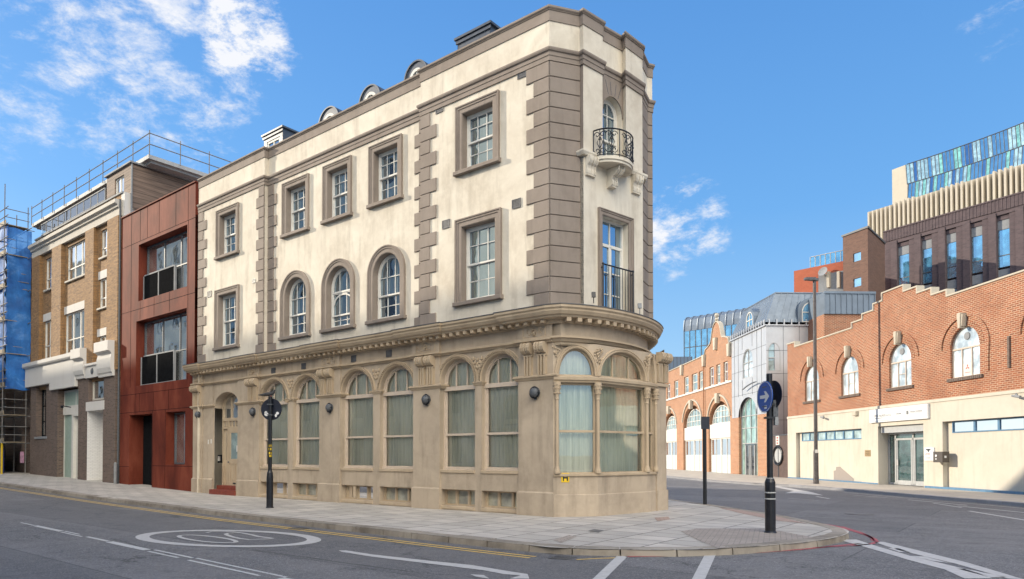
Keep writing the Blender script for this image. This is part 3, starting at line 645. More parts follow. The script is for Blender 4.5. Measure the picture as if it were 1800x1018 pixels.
# taupe panel with voussoir lines above the upper nose window
m = MB(); m.panel(fn, rect(0, fl, 10.4, 11.85), [archpoly(.11, fl-.14, 10.3, 10.55, .44)[2:]+[(.11, 10.41), (fl-.14, 10.41)]], .03) if False else None
vp = [(0.0, 11.0), (.05, 11.0)]+[(q[0], q[1]) for q in reversed(archpoly(.05, fl-.04, 9, 11.05, .43)[2:])]+[(fl-.04, 11.0), (fl, 11.0), (fl, 11.87), (0, 11.87)]
m.prism(fn, vp, 0, .035); m.build('arch_panel', M['taupe'], CB)
m = MB(); c_ = fl/2
for a in (-.20, -.07, .09, .23):
    m.ring(fn, [(c_+a*.9, 11.53-abs(a)*.15), (c_+a*1.5, 11.86)], [(-.008, .036), (-.008, .040), (.008, .040), (.008, .036)])
m.build('voussoir_joints', M['lead'], CB)
# quoins
def quoins(fr, s_edge, dirn, long_, short_, e, h0, h1, k, first=0, mat='taupe', full=False):
    m = MB(); hh = (h1-h0)/k
    for i in range(k):
        ln = long_ if (i+first) % 2 == 0 else short_
        a, b = s_edge, s_edge+dirn*ln
        if full: m.bev(fr, min(a, b), max(a, b), e-.02, e+.035, h0+i*hh+.008, h0+(i+1)*hh-.008, .012)
        else: m.bev(fr, min(a, b), max(a, b), e-.02, e+.035, h0+i*hh+.006, h0+(i+1)*hh-.006, .012)
    return m.build('quoins', M[mat], CB)
K = 16; H0, H1 = 5.42, 11.86
quoins(FM, -.105, 1, .74, .50, RP_, H0, H1, K, 1)
quoins(FM, 4.65, -1, .66, .40, RP_, H0, H1, K, 0)
quoins(FM, 4.65, 1, .42, .22, 0, H0, H1, K, 0)
quoins(FM, 13.08, 1, .52, .36, LP, H0, H1, K, 0)
quoins(FM, 13.08, -1, .56, .38, 0, H0, H1, K, 0)
quoins(FM, 18.04, -1, .66, .40, LP, H0, H1, K, 0)
fq = seg(cor, Bp[0]); quoins(fq, 0, 1, fq.len, fq.len, 0, H0, H1, K, 0, full=True)
fq2 = seg(Bp[7], Bp[8]); quoins(fq2, 0, 1, fq2.len, fq2.len, 0, H0, H1, K, 0, full=True)
fq3 = seg(Bp[8], Bp[9]); quoins(fq3, 0, 1, fq3.len, fq3.len, 0, H0, H1, K, 0, full=True)
# bands
MB().sweep(upath, [(-.02, 11.87), (.035, 11.87), (.035, 12.0), (.05, 12.0), (.05, 12.1), (.085, 12.12), (.10, 12.16), (.10, 12.2), (.0, 12.23)]).build('string_moulding', M['taupe'], CB)
MB().sweep(upath, [(.008, 12.22), (.008, 12.93)], False).build('frieze', M['cream'], CB)
MB().sweep(upath, [(-.3, 12.92), (.03, 12.92), (.03, 13.2), (.05, 13.2), (.05, 13.22), (-.3, 13.22)]).build('parapet_fascia', M['taupe'], CB)
MB().sweep(upath, [(-.35, 13.222), (.06, 13.222), (.085, 13.25), (.085, TOP), (-.35, TOP+.02), (-.35, 12.4)]).build('coping', M['taupe'], CB)
# roof, rear
rear = [Vector((4.0, 24.2)), FM.w(3.4, -3.5, 0).to_2d(), FM.w(18.04, -3.5, 0).to_2d()]
poly = [p for p in upath]+rear
m = MB(); tri = tessellate_polygon([[Vector((p.x, p.y, 0)) for p in poly]]); m.add([(p.x, p.y, 12.7) for p in poly], [tuple(t) for t in tri]); m.build('roof', M['roofgrey'], CB)
MB().sweep([Vector((4.0, 24.2))]+rear[1:], [(0, -.2), (0, 12.9)], False).build('rear_wall', M['ybrick'], CB)
# mansard behind the parapet
m = MB(); m.add([FM.w(.9, -.75, 12.7), FM.w(17.9, -.75, 12.7), FM.w(17.7, -1.7, 13.7), FM.w(1.6, -1.7, 13.7), FM.w(17.7, -2.6, 13.7), FM.w(1.6, -2.6, 13.7), FM.w(17.9, -3.3, 12.7), FM.w(.9, -3.3, 12.7)], [(0, 1, 2, 3), (3, 2, 4, 5), (5, 4, 6, 7), (0, 3, 5, 7), (1, 6, 4, 2)]); m.build('mansard', M['slate'], CB)
# dormers
def dormer(px, kind):
    E_ = -.65
    a = FM.px(px[0], 100, E_)[0]; b = FM.px(px[1], 100, E_)[0]; t_ = FM.px(px[2], px[3], E_)[1]; c = (a+b)/2; wv = a-b
    o = None
    if kind == 'box':
        h = t_; m = MB(); m.panel(FM, rect(b, a, 12.6, h), [rect(b+.2, a-.2, 12.7, h-.26)], E_, .1); m.box(FM, b, b+.03, -2.6, E_, 12.6, h); m.box(FM, a-.03, a, -2.6, E_, 12.6, h); m.box(FM, b-.08, a+.08, -2.7, E_+.08, h, h+.07); m.box(FM, b-.04, a+.04, E_, E_+.04, h-.12, h-.02)
        o = m.build('dormer', M['slate'], CB)
        fr = MB(); op = rect(b+.2, a-.2, 12.7, h-.26); fr.ring(FM, op[::-1], [(0, E_-.08), (0, E_-.02), (-.09, E_-.02), (-.09, E_-.08)], True); fr.box(FM, c-.025, c+.025, E_-.07, E_-.03, 12.7, h-.3); fr.build('dormer_window', M['white'], o)
        MB().quad(*[FM.w(s, E_-.06, z) for s, z in op]).build('pane', M['skyglass'], o)
    else:
        R = wv/2; h = t_; hs_ = h-R
        m = MB(); outl = archpoly(b, a, 12.55, hs_, R, 20); inn = archpoly(b+.24, a-.24, 12.6, hs_, R-.24, 20)
        m.panel(FM, outl, [inn], E_, .12); k = len(outl)
        m.add([FM.w(s, E_, z) for s, z in outl]+[FM.w(s, -2.8, z) for s, z in outl], [(i, (i+1) % k, k+(i+1) % k, k+i) for i in range(k)])
        m.ring(FM, outl[1:]+[outl[0]], [(0, E_-.05), (-.0, E_+.04), (.05, E_+.04), (.05, E_-.05)]); o = m.build('dormer', M['slate'], CB)
        fr = MB(); ip = archpoly(b+.24, a-.24, 12.6, hs_, R-.24, 20); fr.ring(FM, ip, [(0, E_-.08), (0, E_-.0), (.10, E_-.0), (.10, E_-.08)], True); fr.box(FM, c-.02, c+.02, E_-.07, E_-.03, 12.6, h-.3); fr.build('dormer_window', M['white'], o)
        MB().panel(FM, ip, [], E_-.06).build('pane', M['skyglass'], o)
dormer((466, 499, 499, 223.5), 'box'); dormer((562, 598, 586, 184), 'arch'); dormer((633, 671, 655, 147.5), 'arch'); dormer((712.5, 753.5, 737.5, 104), 'arch'); dormer((805.5, 863, 863, 43), 'box')
# roof hatch rail over the nose
m = MB(); c = Vector((2.2, 19.9, 0)); pp = [c+Vector((.95*cos(a*pi/10), .95*sin(a*pi/10), 13.62)) for a in range(-11, 1)]
m.tube(pp, .02, 6); m.tube([p-Vector((0, 0, .25)) for p in pp], .012, 6)
for p in pp[::1]: m.tube([p, p-Vector((0, 0, 1.05))], .01, 5)
m.build('roof_rail', M['black'], CB)
# ---------------------------------------------------------------- sash windows
def sash(fr, s0, s1, h0, h1, e, arch=0, cols=3, top_r=2, bot_r=2, parent=CB, mid=None, fm='white', gl='skyglass', arched_lower=False):
    """a sash window: frame, two sashes, glazing bars; arch = rise of the head"""
    D = e-.20; m = MB(); hs_ = h1-arch; mid = mid or (h0+(h1-h0)*.5)
    o_ = archpoly(s0, s1, h0, hs_, arch, 16) if arch else rect(s0, s1, h0, h1)
    m.ring(fr, o_, [(0, D-.06), (0, D+.03), (.06, D+.03), (.06, D-.06)], True) # frame
    a, b = s0+.06, s1-.06
    def edge(z):
        if not arch or z <= hs_: return 0
        q = min(1, (z-hs_)/arch); return (b-a)/2*(1-sqrt(max(0, 1-q*q)))
    # meeting rail, bottom rail, stiles
    m.box(fr, a, b, D-.05, D+.045, mid-.025, mid+.025); m.box(fr, a, b, D-.05, D+.005, h0+.04, h0+.12)
    for q in (a, b-.045): m.box(fr, q, q+.045, D-.05, D+.0, h0+.05, mid)
    for q in (a, b-.045): m.box(fr, q, q+.045, D-.02, D+.02, mid, hs_)
    if arch: m.ring(fr, [(s, h) for s, h in archpoly(a, b, hs_-.01, hs_, arch-.06, 16)[2:]], [(0, D-.02), (0, D+.02), (.05, D+.02), (.05, D-.02)])
    else: m.box(fr, a, b, D-.02, D+.02, h1-.11, h1-.06)
    for i in range(1, cols):
        x = a+(b-a)*i/cols; m.box(fr, x-.011, x+.011, D-.04, D-.01, h0+.1, mid)
        tt = hs_+(arch-.08)*sqrt(max(0, 1-((x-(a+b)/2)/((b-a)/2))**2)) if arch else h1-.1
        m.box(fr, x-.011, x+.011, D-.005, D+.018, mid, tt)
    for i in range(1, bot_r): z = h0+.12+(mid-h0-.12)*i/bot_r; m.box(fr, a, b, D-.04, D-.01, z-.011, z+.011)
    for i in range(1, top_r): z = mid+(h1-mid)*i/top_r; z -= .06 if arch else 0; q = edge(z); m.box(fr, a+q, b-q, D-.005, D+.018, z-.011, z+.011)
    if arched_lower:
        ap = archpoly(a+.05, b-.05, mid+.35, mid+.40, .34, 12)[2:]; m.ring(fr, ap, [(0, D-.0), (0, D+.022), (.05, D+.022), (.05, D-.0)]); m.box(fr, a, b, D, D+.03, mid+.78, mid+.84)
    wo = m.build('window', M[fm], parent)
    g = MB()
    gp_ = archpoly(s0+.03, s1-.03, h0+.03, hs_, max(.01, arch-.03), 16) if arch else rect(s0+.03, s1-.03, h0+.03, h1-.03)
    g.panel(fr, gp_, [], D-.03); g.build('pane', M[gl], wo); return wo
def surround(fr, s0, s1, h0, h1, e, wd, arch=0, parent=CB, mat='taupe', sill=True, dep=.22):
    hs_ = h1-arch
    path = ([(s1, h0)]+archpoly(s0, s1, h0, hs_, arch, 18)[2:]+[(s0, h0)]) if arch else [(s1, h0), (s1, h1), (s0, h1), (s0, h0)]
    path = path[::-1]
    pr = [(.002, e-dep), (.002, e+.03), (.025, e+.045), (wd*.55, e+.045), (wd*.6, e+.065), (wd*.82, e+.065), (wd*.85, e+.085), (wd, e+.085), (wd, e-.01)]
    m = MB(); m.ring(fr, path, pr); o = m.build('window_surround', M[mat], parent)
    if sill: MB().bev(fr, s0-wd-.05, s1+wd+.05, e-dep, e+.13, h0-.115, h0-.001, .012).build('sill', M[mat], o)
    return o
for q in R_UP:
    surround(FM, q[0], q[1], q[2], q[3], q[4], .24 if q[4] else .23); sash(FM, q[0], q[1], q[2], q[3], q[4])
for q in R_FF:
    surround(FM, q[0], q[1], q[2], q[3], q[4], .24); sash(FM, q[0], q[1], q[2], q[3], q[4])
for i, (a, b) in enumerate(A_FF):
    surround(FM, a, b, 5.96, 7.42+(b-a)/2, 0, .25, (b-a)/2); sash(FM, a, b, 5.96, 7.42+(b-a)/2, 0, (b-a)/2, 3, 2, 2, mid=6.75 if i != 1 else 6.42, arched_lower=(i == 1))
# nose windows
sash(fn, .05, fl-.04, 9.65, 11.48, 0, .43, 2, 3, 1, mid=10.3)
surround(fw, .71, 1.79, 5.46, 8.04, 0, .17, sill=False)
m = MB(); D = -.2; s0, s1 = .71, 1.79; md = (s0+s1)/2
m.ring(fw, rect(s0, s1, 5.46, 8.04), [(0, D-.05), (0, D+.03), (.055, D+.03), (.055, D-.05)], True)
m.box(fw, s0, s1, D-.03, D+.02, 7.3, 7.38); m.box(fw, md-.05, md+.05, D-.03, D+.02, 5.5, 7.32); m.box(fw, md-.015, md+.015, D-.03, D+.01, 7.3, 8.0)
for z in (6.0, 6.6): m.box(fw, s0, s1, D-.02, D+.01, z-.015, z+.015)
for x in (s0+.07, s1-.07): m.box(fw, x-.03, x+.03, D-.03, D+.015, 5.5, 7.32)
fd = m.build('french_window', M['white'], CB); MB().panel(fw, rect(s0+.02, s1-.02, 5.5, 8.02), [], D-.02).build('pane', M['skyglass'], fd)
m = MB(); J = .14; j0, j1 = .60, 1.84
for i in range(12): s = j0+(j1-j0)*i/11; m.tube([fw.w(s, J, 5.46), fw.w(s, J, 6.68)], .010, 5)
m.tube([fw.w(j0-.03, J, 6.68), fw.w(j1+.03, J, 6.68)], .02, 6); m.tube([fw.w(j0, J, 5.54), fw.w(j1, J, 5.54)], .013, 6)
for s in (j0, j1): m.tube([fw.w(s, J, 5.42), fw.w(s, J, 6.72)], .02, 6); m.tube([fw.w(s, J, 6.6), fw.w(s, 0, 6.6)], .014, 5)
m.build('juliet_railing', M['black'], CB)
bal = MB(); R = .70; bc = 1.04; seg_ = [(bc-R*cos(pi*i/18), .58*sin(pi*i/18)) for i in range(19)]
def disc(mb, sc, h0, h1):
    P = [(bc+(s-bc)*sc, e*sc) for s, e in seg_]; k = len(P); mb.add([fw.w(s, e+.0, h0) for s, e in P]+[fw.w(s, e, h1) for s, e in P], [tuple(range(k)), tuple(range(k, 2*k))]+[(i, (i+1) % k, k+(i+1) % k, k+i) for i in range(k)])
disc(bal, 1.0, 9.40, 9.48); disc(bal, .95, 9.33, 9.40)
bo = bal.build('balcony', M['cream'], CB)
m = MB(); top = [fw.w(bc+(s-bc)*.96, e*.96+.02, 10.20) for s, e in seg_]; m.tube(top, .020, 6); m.tube([p-Vector((0, 0, .68)) for p in top], .012, 6)
for i in (0, 3, 7, 11, 15, 18): m.tube([top[i], top[i]-Vector((0, 0, .74))], .013, 5)
def scroll(c, up_, ax_, sc):
    pts = [c+ax_*(sc*r_*cos(a))+up_*(sc*r_*sin(a)) for a, r_ in [(j*.6, .28-.018*j) for j in range(12)]]; m.tube(pts, .012, 5)
for i in (2, 5, 9, 13, 16):
    c = top[i]-Vector((0, 0, .35)); tx = (top[min(18, i+1)]-top[i-1]).normalized(); U = Vector((0, 0, 1))
    m.tube([c-U*.34, c+U*.34], .014, 5)
    for sx in (-1, 1):
        for sz in (-1, 1): scroll(c+tx*sx*.075+U*sz*.21, U*sz, tx*sx, .30)
        m.tube([c+tx*sx*.01-U*.15, c+tx*sx*.08, c+tx*sx*.01+U*.15], .011, 5)
    m.ball(c+U*.08, .035, 6); m.ball(c-U*.27, .04, 6)
m.build('balcony_railing', M['black'], bo)
def console(fr, sc, wd, h1, ht, proj, e=0, mat='cream', parent=bo, flute=True):
    pr = [(0, h1), (proj, h1), (proj*1.0, h1-ht*.08), (proj*.96, h1-ht*.22), (proj*.78, h1-ht*.36), (proj*.5, h1-ht*.46), (proj*.42, h1-ht*.60), (proj*.48, h1-ht*.74), (proj*.45, h1-ht*.88), (proj*.25, h1-ht*.98), (0, h1-ht)]
    m = MB(); k = len(pr)
    for (a, b, sh) in (((sc-wd/2, sc-wd*.36, 1), (sc-wd*.34, sc-.0-wd*.04, .9), (sc+wd*.04, sc+wd*.34, .9), (sc+wd*.36, sc+wd/2, 1)) if flute else ((sc-wd/2, sc+wd/2, 1),)):
        m.add([fr.w(a, e+x*sh, z) for x, z in pr]+[fr.w(b, e+x*sh, z) for x, z in pr], [tuple(range(k)), tuple(range(k, 2*k))]+[(i, (i+1) % k, k+(i+1) % k, k+i) for i in range(k)])
    m.box(fr, sc-wd*.46, sc+wd*.46, e, e+proj*.36, h1-ht*.97, h1-.01)
    return m.build('bracket', M[mat], parent)
console(fw, 1.03, .24, 9.32, .50, .44); console(fw, .22, .34, 9.44, .50, .20); console(fw, 2.10, .34, 9.44, .50, .20)
MB().sweep([Vector(Bp[0]), Vector(Bp[1]), fw.w(.42, 0, 0).to_2d()], [(0, 9.45), (.10, 9.45), (.14, 9.52), (.14, 9.57), (0, 9.62)]).build('balcony_end_ledge', M['cream'], CB)
MB().sweep([fw.w(1.78, 0, 0).to_2d(), Vector(Bp[6]), Vector(Bp[7])], [(0, 9.45), (.10, 9.45), (.14, 9.52), (.14, 9.57), (0, 9.62)]).build('balcony_end_ledge', M['cream'], CB)
# wall vents
def vent(fr, c, h, e, s=.13, parent=CB, mat='lead'):
    m = MB(); m.ring(fr, rect(c-s, c+s, h-s*.8, h+s*.8)[::-1], [(0, e), (0, e+.02), (.02, e+.02), (.02, e)], True)
    for i in range(5): z = h-s*.8+s*1.6*(i+.3)/5; m.box(fr, c-s, c+s, e, e+.012, z, z+s*.16)
    for i in range(5): x = c-s+s*2*(i+.3)/5; m.box(fr, x, x+s*.14, e, e+.011, h-s*.8, h+s*.8)
    m.panel(fr, rect(c-s, c+s, h-s*.8, h+s*.8), [], e+.004); return m.build('vent', M[mat], parent)
for (x, y, e) in ((919, 129, RP_), (774, 191, RP_), (909, 358, RP_), (785, 394, RP_), (369, 516, LP)):
    s, h = FM.px(x, y, e); vent(FM, s, h, e+.004)
for (x, y) in ((447, 493),): s, h = FM.px(x, y, LP); vent(FM, s, h, LP+.004, .07, mat='white')
# ---------------------------------------------------------------- GROUND FLOOR
GE = .0
BAYS = [(.98, 2.36), (2.61, 3.95), (5.06, 6.67), (7.0, 8.62), (9.76, 11.42), (11.75, 13.53)]
SILL, CAPH = 1.17, 3.6
def bay_hole(a, b):
    c = (a+b)/2; r = (b-a)/2-.015; hs_ = 4.405-r
    return [(a, SILL), (b, SILL), (b, CAPH), (b-.015, CAPH)]+[(c+r*cos(pi*i/18), hs_+r*sin(pi*i/18)) for i in range(19)]+[(a+.015, CAPH), (a, CAPH)]
DOOR = (15.12, 16.95)
dhole = [(DOOR[0], -.15), (DOOR[1], -.15), (DOOR[1], 3.55)]+[((DOOR[0]+DOOR[1])/2+(DOOR[1]-DOOR[0])/2*cos(pi*i/16), 3.55+.62*sin(pi*i/16)**.8) for i in range(1, 16)]+[(DOOR[0], 3.55)]
holes = [bay_hole(a, b) for a, b in BAYS]+[rect(a, b, .12, .6) for a, b in BAYS]+[dhole]
outer = rect(-.12, 18.6, -.3, 4.62)
# the door hole reaches the bottom edge: cut it into the outline instead
outer = [(-.12, -.3), (DOOR[0], -.3)]+[p for p in [(DOOR[0], 3.55)]+[((DOOR[0]+DOOR[1])/2-(DOOR[1]-DOOR[0])/2*cos(pi*i/16), 3.55+.62*sin(pi*i/16)**.8) for i in range(1, 16)]+[(DOOR[1], 3.55)]]+[(DOOR[1], -.3), (18.6, -.3), (18.6, 4.62), (-.12, 4.62)]
m = MB(); m.panel(FM, outer, holes[:-1], GE, .28)
dl = outer[1:-4]; k = len(dl); m.add([FM.w(s, GE, h) for s, h in dl]+[FM.w(s, GE-.45, h) for s, h in dl], [(i, i+1, k+i+1, k+i) for i in range(k-1)])
m.box(FM, 18.599, 18.6, -3.5, 0, -.3, 5.3)
m.build('ground_floor_wall', M['tan'], CB)
# sills
for a, b in BAYS:
    m = MB(); m.bev(FM, a-.0, b+.0, -.3, .035, SILL-.09, SILL+.005, .01); m.build('window_sill', M['tan2'], CB)
    m = MB(); m.bev(FM, a, b, -.3, .02, .02, .115, .01); m.build('basement_sill', M['tan2'], CB)
# curtains + windows
def folds(fr, s0, s1, h0, h1, e, amp=.035, wl=.16):
    m = MB(); n = max(6, int((s1-s0)/.03)); ph = random.uniform(0, 6); vs = []
    for i in range(n+1):
        s = s0+(s1-s0)*i/n; a = amp*(sin(s*2*pi/wl+ph)+.5*sin(s*2*pi/(wl*.43)+ph*2))*(.4+.6*abs(sin(s*1.7+ph)))
        vs += [fr.w(s, e+a*.6, h0), fr.w(s, e+a, (h0+h1)/2), fr.w(s, e+a*.5, h1)]
    m.add(vs, [(3*i+j, 3*i+3+j, 3*i+4+j, 3*i+1+j) for i in range(n) for j in (0, 1)]); return m
for bi, (a, b) in enumerate(BAYS):
    c = (a+b)/2; r = (b-a)/2-.015; hs_ = 4.405-r; D = -.19; m = MB()
    m.ring(FM, rect(a, b, SILL, CAPH), [(0, D-.05), (0, D+.05), (.05, D+.05), (.05, D+.02), (.09, D+.02), (.09, D-.05)], True)
    m.box(FM, a, b, D-.05, D+.07, 3.50, 3.62); m.box(FM, a, b, D-.05, D+.04, 2.17, 2.235); m.box(FM, a, b, D-.05, D+.09, SILL, SILL+.06)
    hd = [(c+r, 3.6)]+[(c+r*cos(pi*i/18), hs_+r*sin(pi*i/18)) for i in range(19)]+[(c-r, 3.6)]
    m.ring(FM, hd, [(0, D-.05), (0, D+.05), (.05, D+.05), (.05, D+.02), (.09, D+.02), (.09, D-.05)])
    for q in (-.33, .33): x = c+q*r*1.0; m.box(FM, x-.014, x+.014, D-.04, D+.02, 3.6, hs_+sqrt(1-.33**2)*r-.05)
    wo = m.build('shop_window', M['pink'], CB)
    g = MB(); g.panel(FM, [(a+.03, SILL+.03), (b-.03, SILL+.03), (b-.03, 3.55)]+[(b-.03, 3.56)]+[(c+(r-.02)*cos(pi*i/18), hs_+(r-.02)*sin(pi*i/18)) for i in range(19)]+[(a+.03, 3.56), (a+.03, 3.55)], [], D-.02); g.build('pane', M['gfglass'], wo)
    folds(FM, a-.0, b+.0, 1.0, 4.5, D-.10, .025).build('curtain', M['curt'], wo)
    # roped arch moulding
    ap = [(c+(r+.0), 3.66)]+[(c+(r)*cos(pi*i/28), hs_+(r)*sin(pi*i/28)) for i in range(29)]+[(c-(r+.0), 3.66)]
    m = MB(); m.ring(FM, ap[::-1], [(.005, GE-.05), (.005, GE+.03), (.03, GE+.05), (.04, GE+.02), (.05, GE+.02)]); m.ring(FM, ap[::-1], [(.115, GE), (.115, GE+.05), (.14, GE+.05), (.14, GE)])
    # rope beads
    tot = 44
    for j in range(tot):
        f = j/(tot-1)*(len(ap)-1); i0 = min(int(f), len(ap)-2); p = Vector(ap[i0]).lerp(Vector(ap[i0+1]), f-i0); d = (Vector(ap[i0+1])-Vector(ap[i0])).normalized(); nn = Vector((d.y, -d.x))
        q = p+nn*.082; c3 = FM.w(q.x, GE+.03, q.y); tx = (FM.T*d.x+Vector((0, 0, d.y))).normalized(); nx = (FM.T*nn.x+Vector((0, 0, nn.y))).normalized(); ax_ = (tx*.8+nx*.6).normalized(); bx = (nx*.8-tx*.6).normalized()
        m.obox(c3, ax_*.013, bx*.034, FM.N*.026)
    m.build('arch_moulding', M['tan2'], CB)
    # basement light
    m = MB(); D = -.24; m.ring(FM, rect(a, b, .12, .6), [(0, D-.04), (0, D+.04), (.05, D+.04), (.05, D-.04)], True)
    for q in (.3, .66): x = a+(b-a)*q; m.box(FM, x-.035, x+.035, D-.03, D+.05, .12, .6)
    bo2 = m.build('basement_window', M['tan2'], CB); MB().quad(*[FM.w(s, D-.01, h) for s, h in rect(a+.03, b-.03, .14, .58)]).build('pane', M['basegl'] if 'basegl' in M else M['curt'], bo2)
# pilasters (face stands 6 cm proud), plinth, cap
PIL = [(-.14, 1.0), (3.95, 5.07), (8.63, 9.77), (13.55, 15.08), (17.04, 17.85), (17.87, 18.62)]
def pilaster(a, b, e1):
    m = MB(); m.box(FM, a, b, -.02, e1, .6, CAPH-.0); m.box(FM, a, b, -.02, e1, CAPH+.1, 4.6); o = m.build('pilaster', M['tan'], CB)
    m = MB(); m.box(FM, a-.03, b+.03, -.02, e1+.045, -.3, .60); m.add([FM.w(a-.03, e1+.045, .6), FM.w(b+.03, e1+.045, .6), FM.w(b, e1, .64), FM.w(a, e1, .64)], [(0, 1, 2, 3)]); m.build('plinth', M['tan'], o)
    m = MB(); pr = [(e1, CAPH-.03), (e1+.02, CAPH-.02), (e1+.05, CAPH+.03), (e1+.08, CAPH+.05), (e1+.08, CAPH+.09), (e1-.02, CAPH+.12)]
    pth = [FM.w(b, -.02, 0), FM.w(b, 0, 0), FM.w(a, 0, 0), FM.w(a, -.02, 0)]
    m.sweep([p.to_2d() for p in [FM.w(b+.0, -.25, 0), FM.w(b+.0, 0, 0), FM.w(a-.0, 0, 0), FM.w(a-.0, -.25, 0)]], pr); m.build('capital', M['tan2'], o); return o
for i, (a, b) in enumerate(PIL): pilaster(a, b, (.06, .06, .06, .06, .02, .07)[i])
# narrow piers between paired windows carry a cap too
for a, b in ((2.36, 2.61), (6.67, 7.0), (11.42, 11.75)):
    m = MB(); m.sweep([p.to_2d() for p in [FM.w(b, -.2, 0), FM.w(b, 0, 0), FM.w(a, 0, 0), FM.w(a, -.2, 0)]], [(0, CAPH-.03), (.02, CAPH-.02), (.04, CAPH+.03), (.06, CAPH+.05), (.06, CAPH+.08), (-.02, CAPH+.10)]); m.build('pier_cap', M['tan2'], CB)
    c = (a+b)/2; m = MB()   # spandrel leaf carving
    for k in range(3):
        for sx in (-1, 1): m.ball(FM.w(c+sx*(.05+.05*k), .02, 4.12+.11*k), .045, 6, 1, 1, 1.4)
        m.ball(FM.w(c, .025, 4.08+.12*k), .035, 6, 1, 1, 1.5)
    m.build('spandrel_carving', M['tan2'], CB)
# scroll brackets in pairs
def gbracket(sc, h1=4.56, ht=.86, wd=.30, e=.06, fr=FM):
    m = MB(); pr = [(0, h1), (.17, h1), (.21, h1-.05), (.23, h1-.13), (.21, h1-.21), (.15, h1-.27), (.08, h1-.29), (.05, h1-.31), (0, h1-.31)]; k = len(pr)
    for a, b, f in ((-.5, -.30, 1), (-.26, -.04, .93), (.04, .26, .93), (.30, .5, 1)):
        m.add([fr.w(sc+a*wd, e+x*f, z) for x, z in pr]+[fr.w(sc+b*wd, e+x*f, z) for x, z in pr], [tuple(range(k)), tuple(range(k, 2*k))]+[(i, (i+1) % k, k+(i+1) % k, k+i) for i in range(k)])
    m.box(fr, sc-.46*wd, sc+.46*wd, e, e+.12, h1-.28, h1-.01); m.box(fr, sc-.5*wd, sc+.5*wd, e, e+.075, h1-.35, h1-.31)
    for q in (-.32, 0, .32): m.box(fr, sc+q*wd-.022, sc+q*wd+.022, e, e+.085, h1-ht, h1-.34)
    m.box(fr, sc-.44*wd, sc+.44*wd, e, e+.02, h1-ht, h1-.3); return m.build('scroll_bracket', M['tan2'], CB)
for c in (.64, .19, 4.66, 4.28, 9.52, 9.10, 14.12, 13.74, 18.42, 18.06): gbracket(c)
# entablature
def chev(a, b, e): return [FM.w(b, 0, 0), FM.w(b, e, 0), FM.w(a, e, 0), FM.w(a, 0, 0)]
fpath = []
for (a, b) in ((17.84, 18.64), (13.55, 14.35), (8.63, 9.77), (3.95, 5.07), (-.14, 1.0)):
    if b > 18.6: fpath += [FM.w(b, .08, 0), FM.w(a, .08, 0), FM.w(a, 0, 0)]
    elif a < 0: fpath += [FM.w(b, 0, 0), FM.w(b, .08, 0), FM.w(a, .08, 0)]
    else: fpath += chev(a, b, .08)
fpath = [p.to_2d() for p in fpath]
CURVE = smoothp([(1.26, 17.56), (1.72, 17.70), (2.32, 18.04), (2.95, 18.58), (3.55, 19.3), (3.95, 20.1), (4.2, 20.9), (4.2, 23.5)], 2)
fall = fpath+[v for v in CURVE]
MB().sweep(fpath, [(-.05, 4.54), (.04, 4.54), (.06, 4.58), (.12, 4.60), (.12, 4.65), (0, 4.68)]).build('architrave', M['tan2'], CB)
MB().sweep(fpath, [(.01, 4.66), (.01, 5.12)], False).build('entablature_frieze', M['tan'], CB)
CP = [(0, 5.0), (.05, 5.0), (.07, 5.05), (.10, 5.06), (.10, 5.10), (.30, 5.12), (.32, 5.17), (.37, 5.18), (.42, 5.26), (.42, 5.30), (.46, 5.34), (.46, 5.40), (0, 5.44)]
MB().sweep(fall, CP).build('cornice', M['tan2'], CB)
MB().sweep(fall, [(-.1, 5.443), (.475, 5.405), (.475, 5.425), (-.1, 5.49)]).build('lead_flashing', M['lead'], CB)
s = 18.4
while s > -.1:
    MB().box(FM, s-.055, s+.055, .0, .30, 5.02, 5.115).build('dentil', M['tan2'], CB); s -= .27
for a, b in ((17.95, 18.5), (13.65, 14.25), (8.83, 9.57), (4.13, 4.88), (.1, .8)):
    m = MB(); m.ring(FM, rect(a, b, 4.71, 4.97)[::-1], [(0, .08), (0, .105), (.025, .105), (.025, .08)], True); rnd = random.Random(int(a*10))
    c = (a+b)/2; m.ring(FM, [(c+.075*cos(q*pi/6), 4.84+.085*sin(q*pi/6)) for q in range(12)], [(0, .09), (0, .13), (.02, .13), (.02, .09)], True)
    for j in range(46): m.ball(FM.w(rnd.uniform(a+.03, b-.03), .095, rnd.uniform(4.73, 4.95)), rnd.uniform(.012, .026), 5)
    m.ball(FM.w(c, .11, 4.82), .04, 6)
    m.build('carved_panel', M['tan2'], CB)
for (x, y) in ((486, 650), (481, 651), (534, 643), (622, 630), (684, 621)):
    if x == 486: continue
    s, h = FM.px(x, y, .02); vent(FM, s, h, .014, .11)
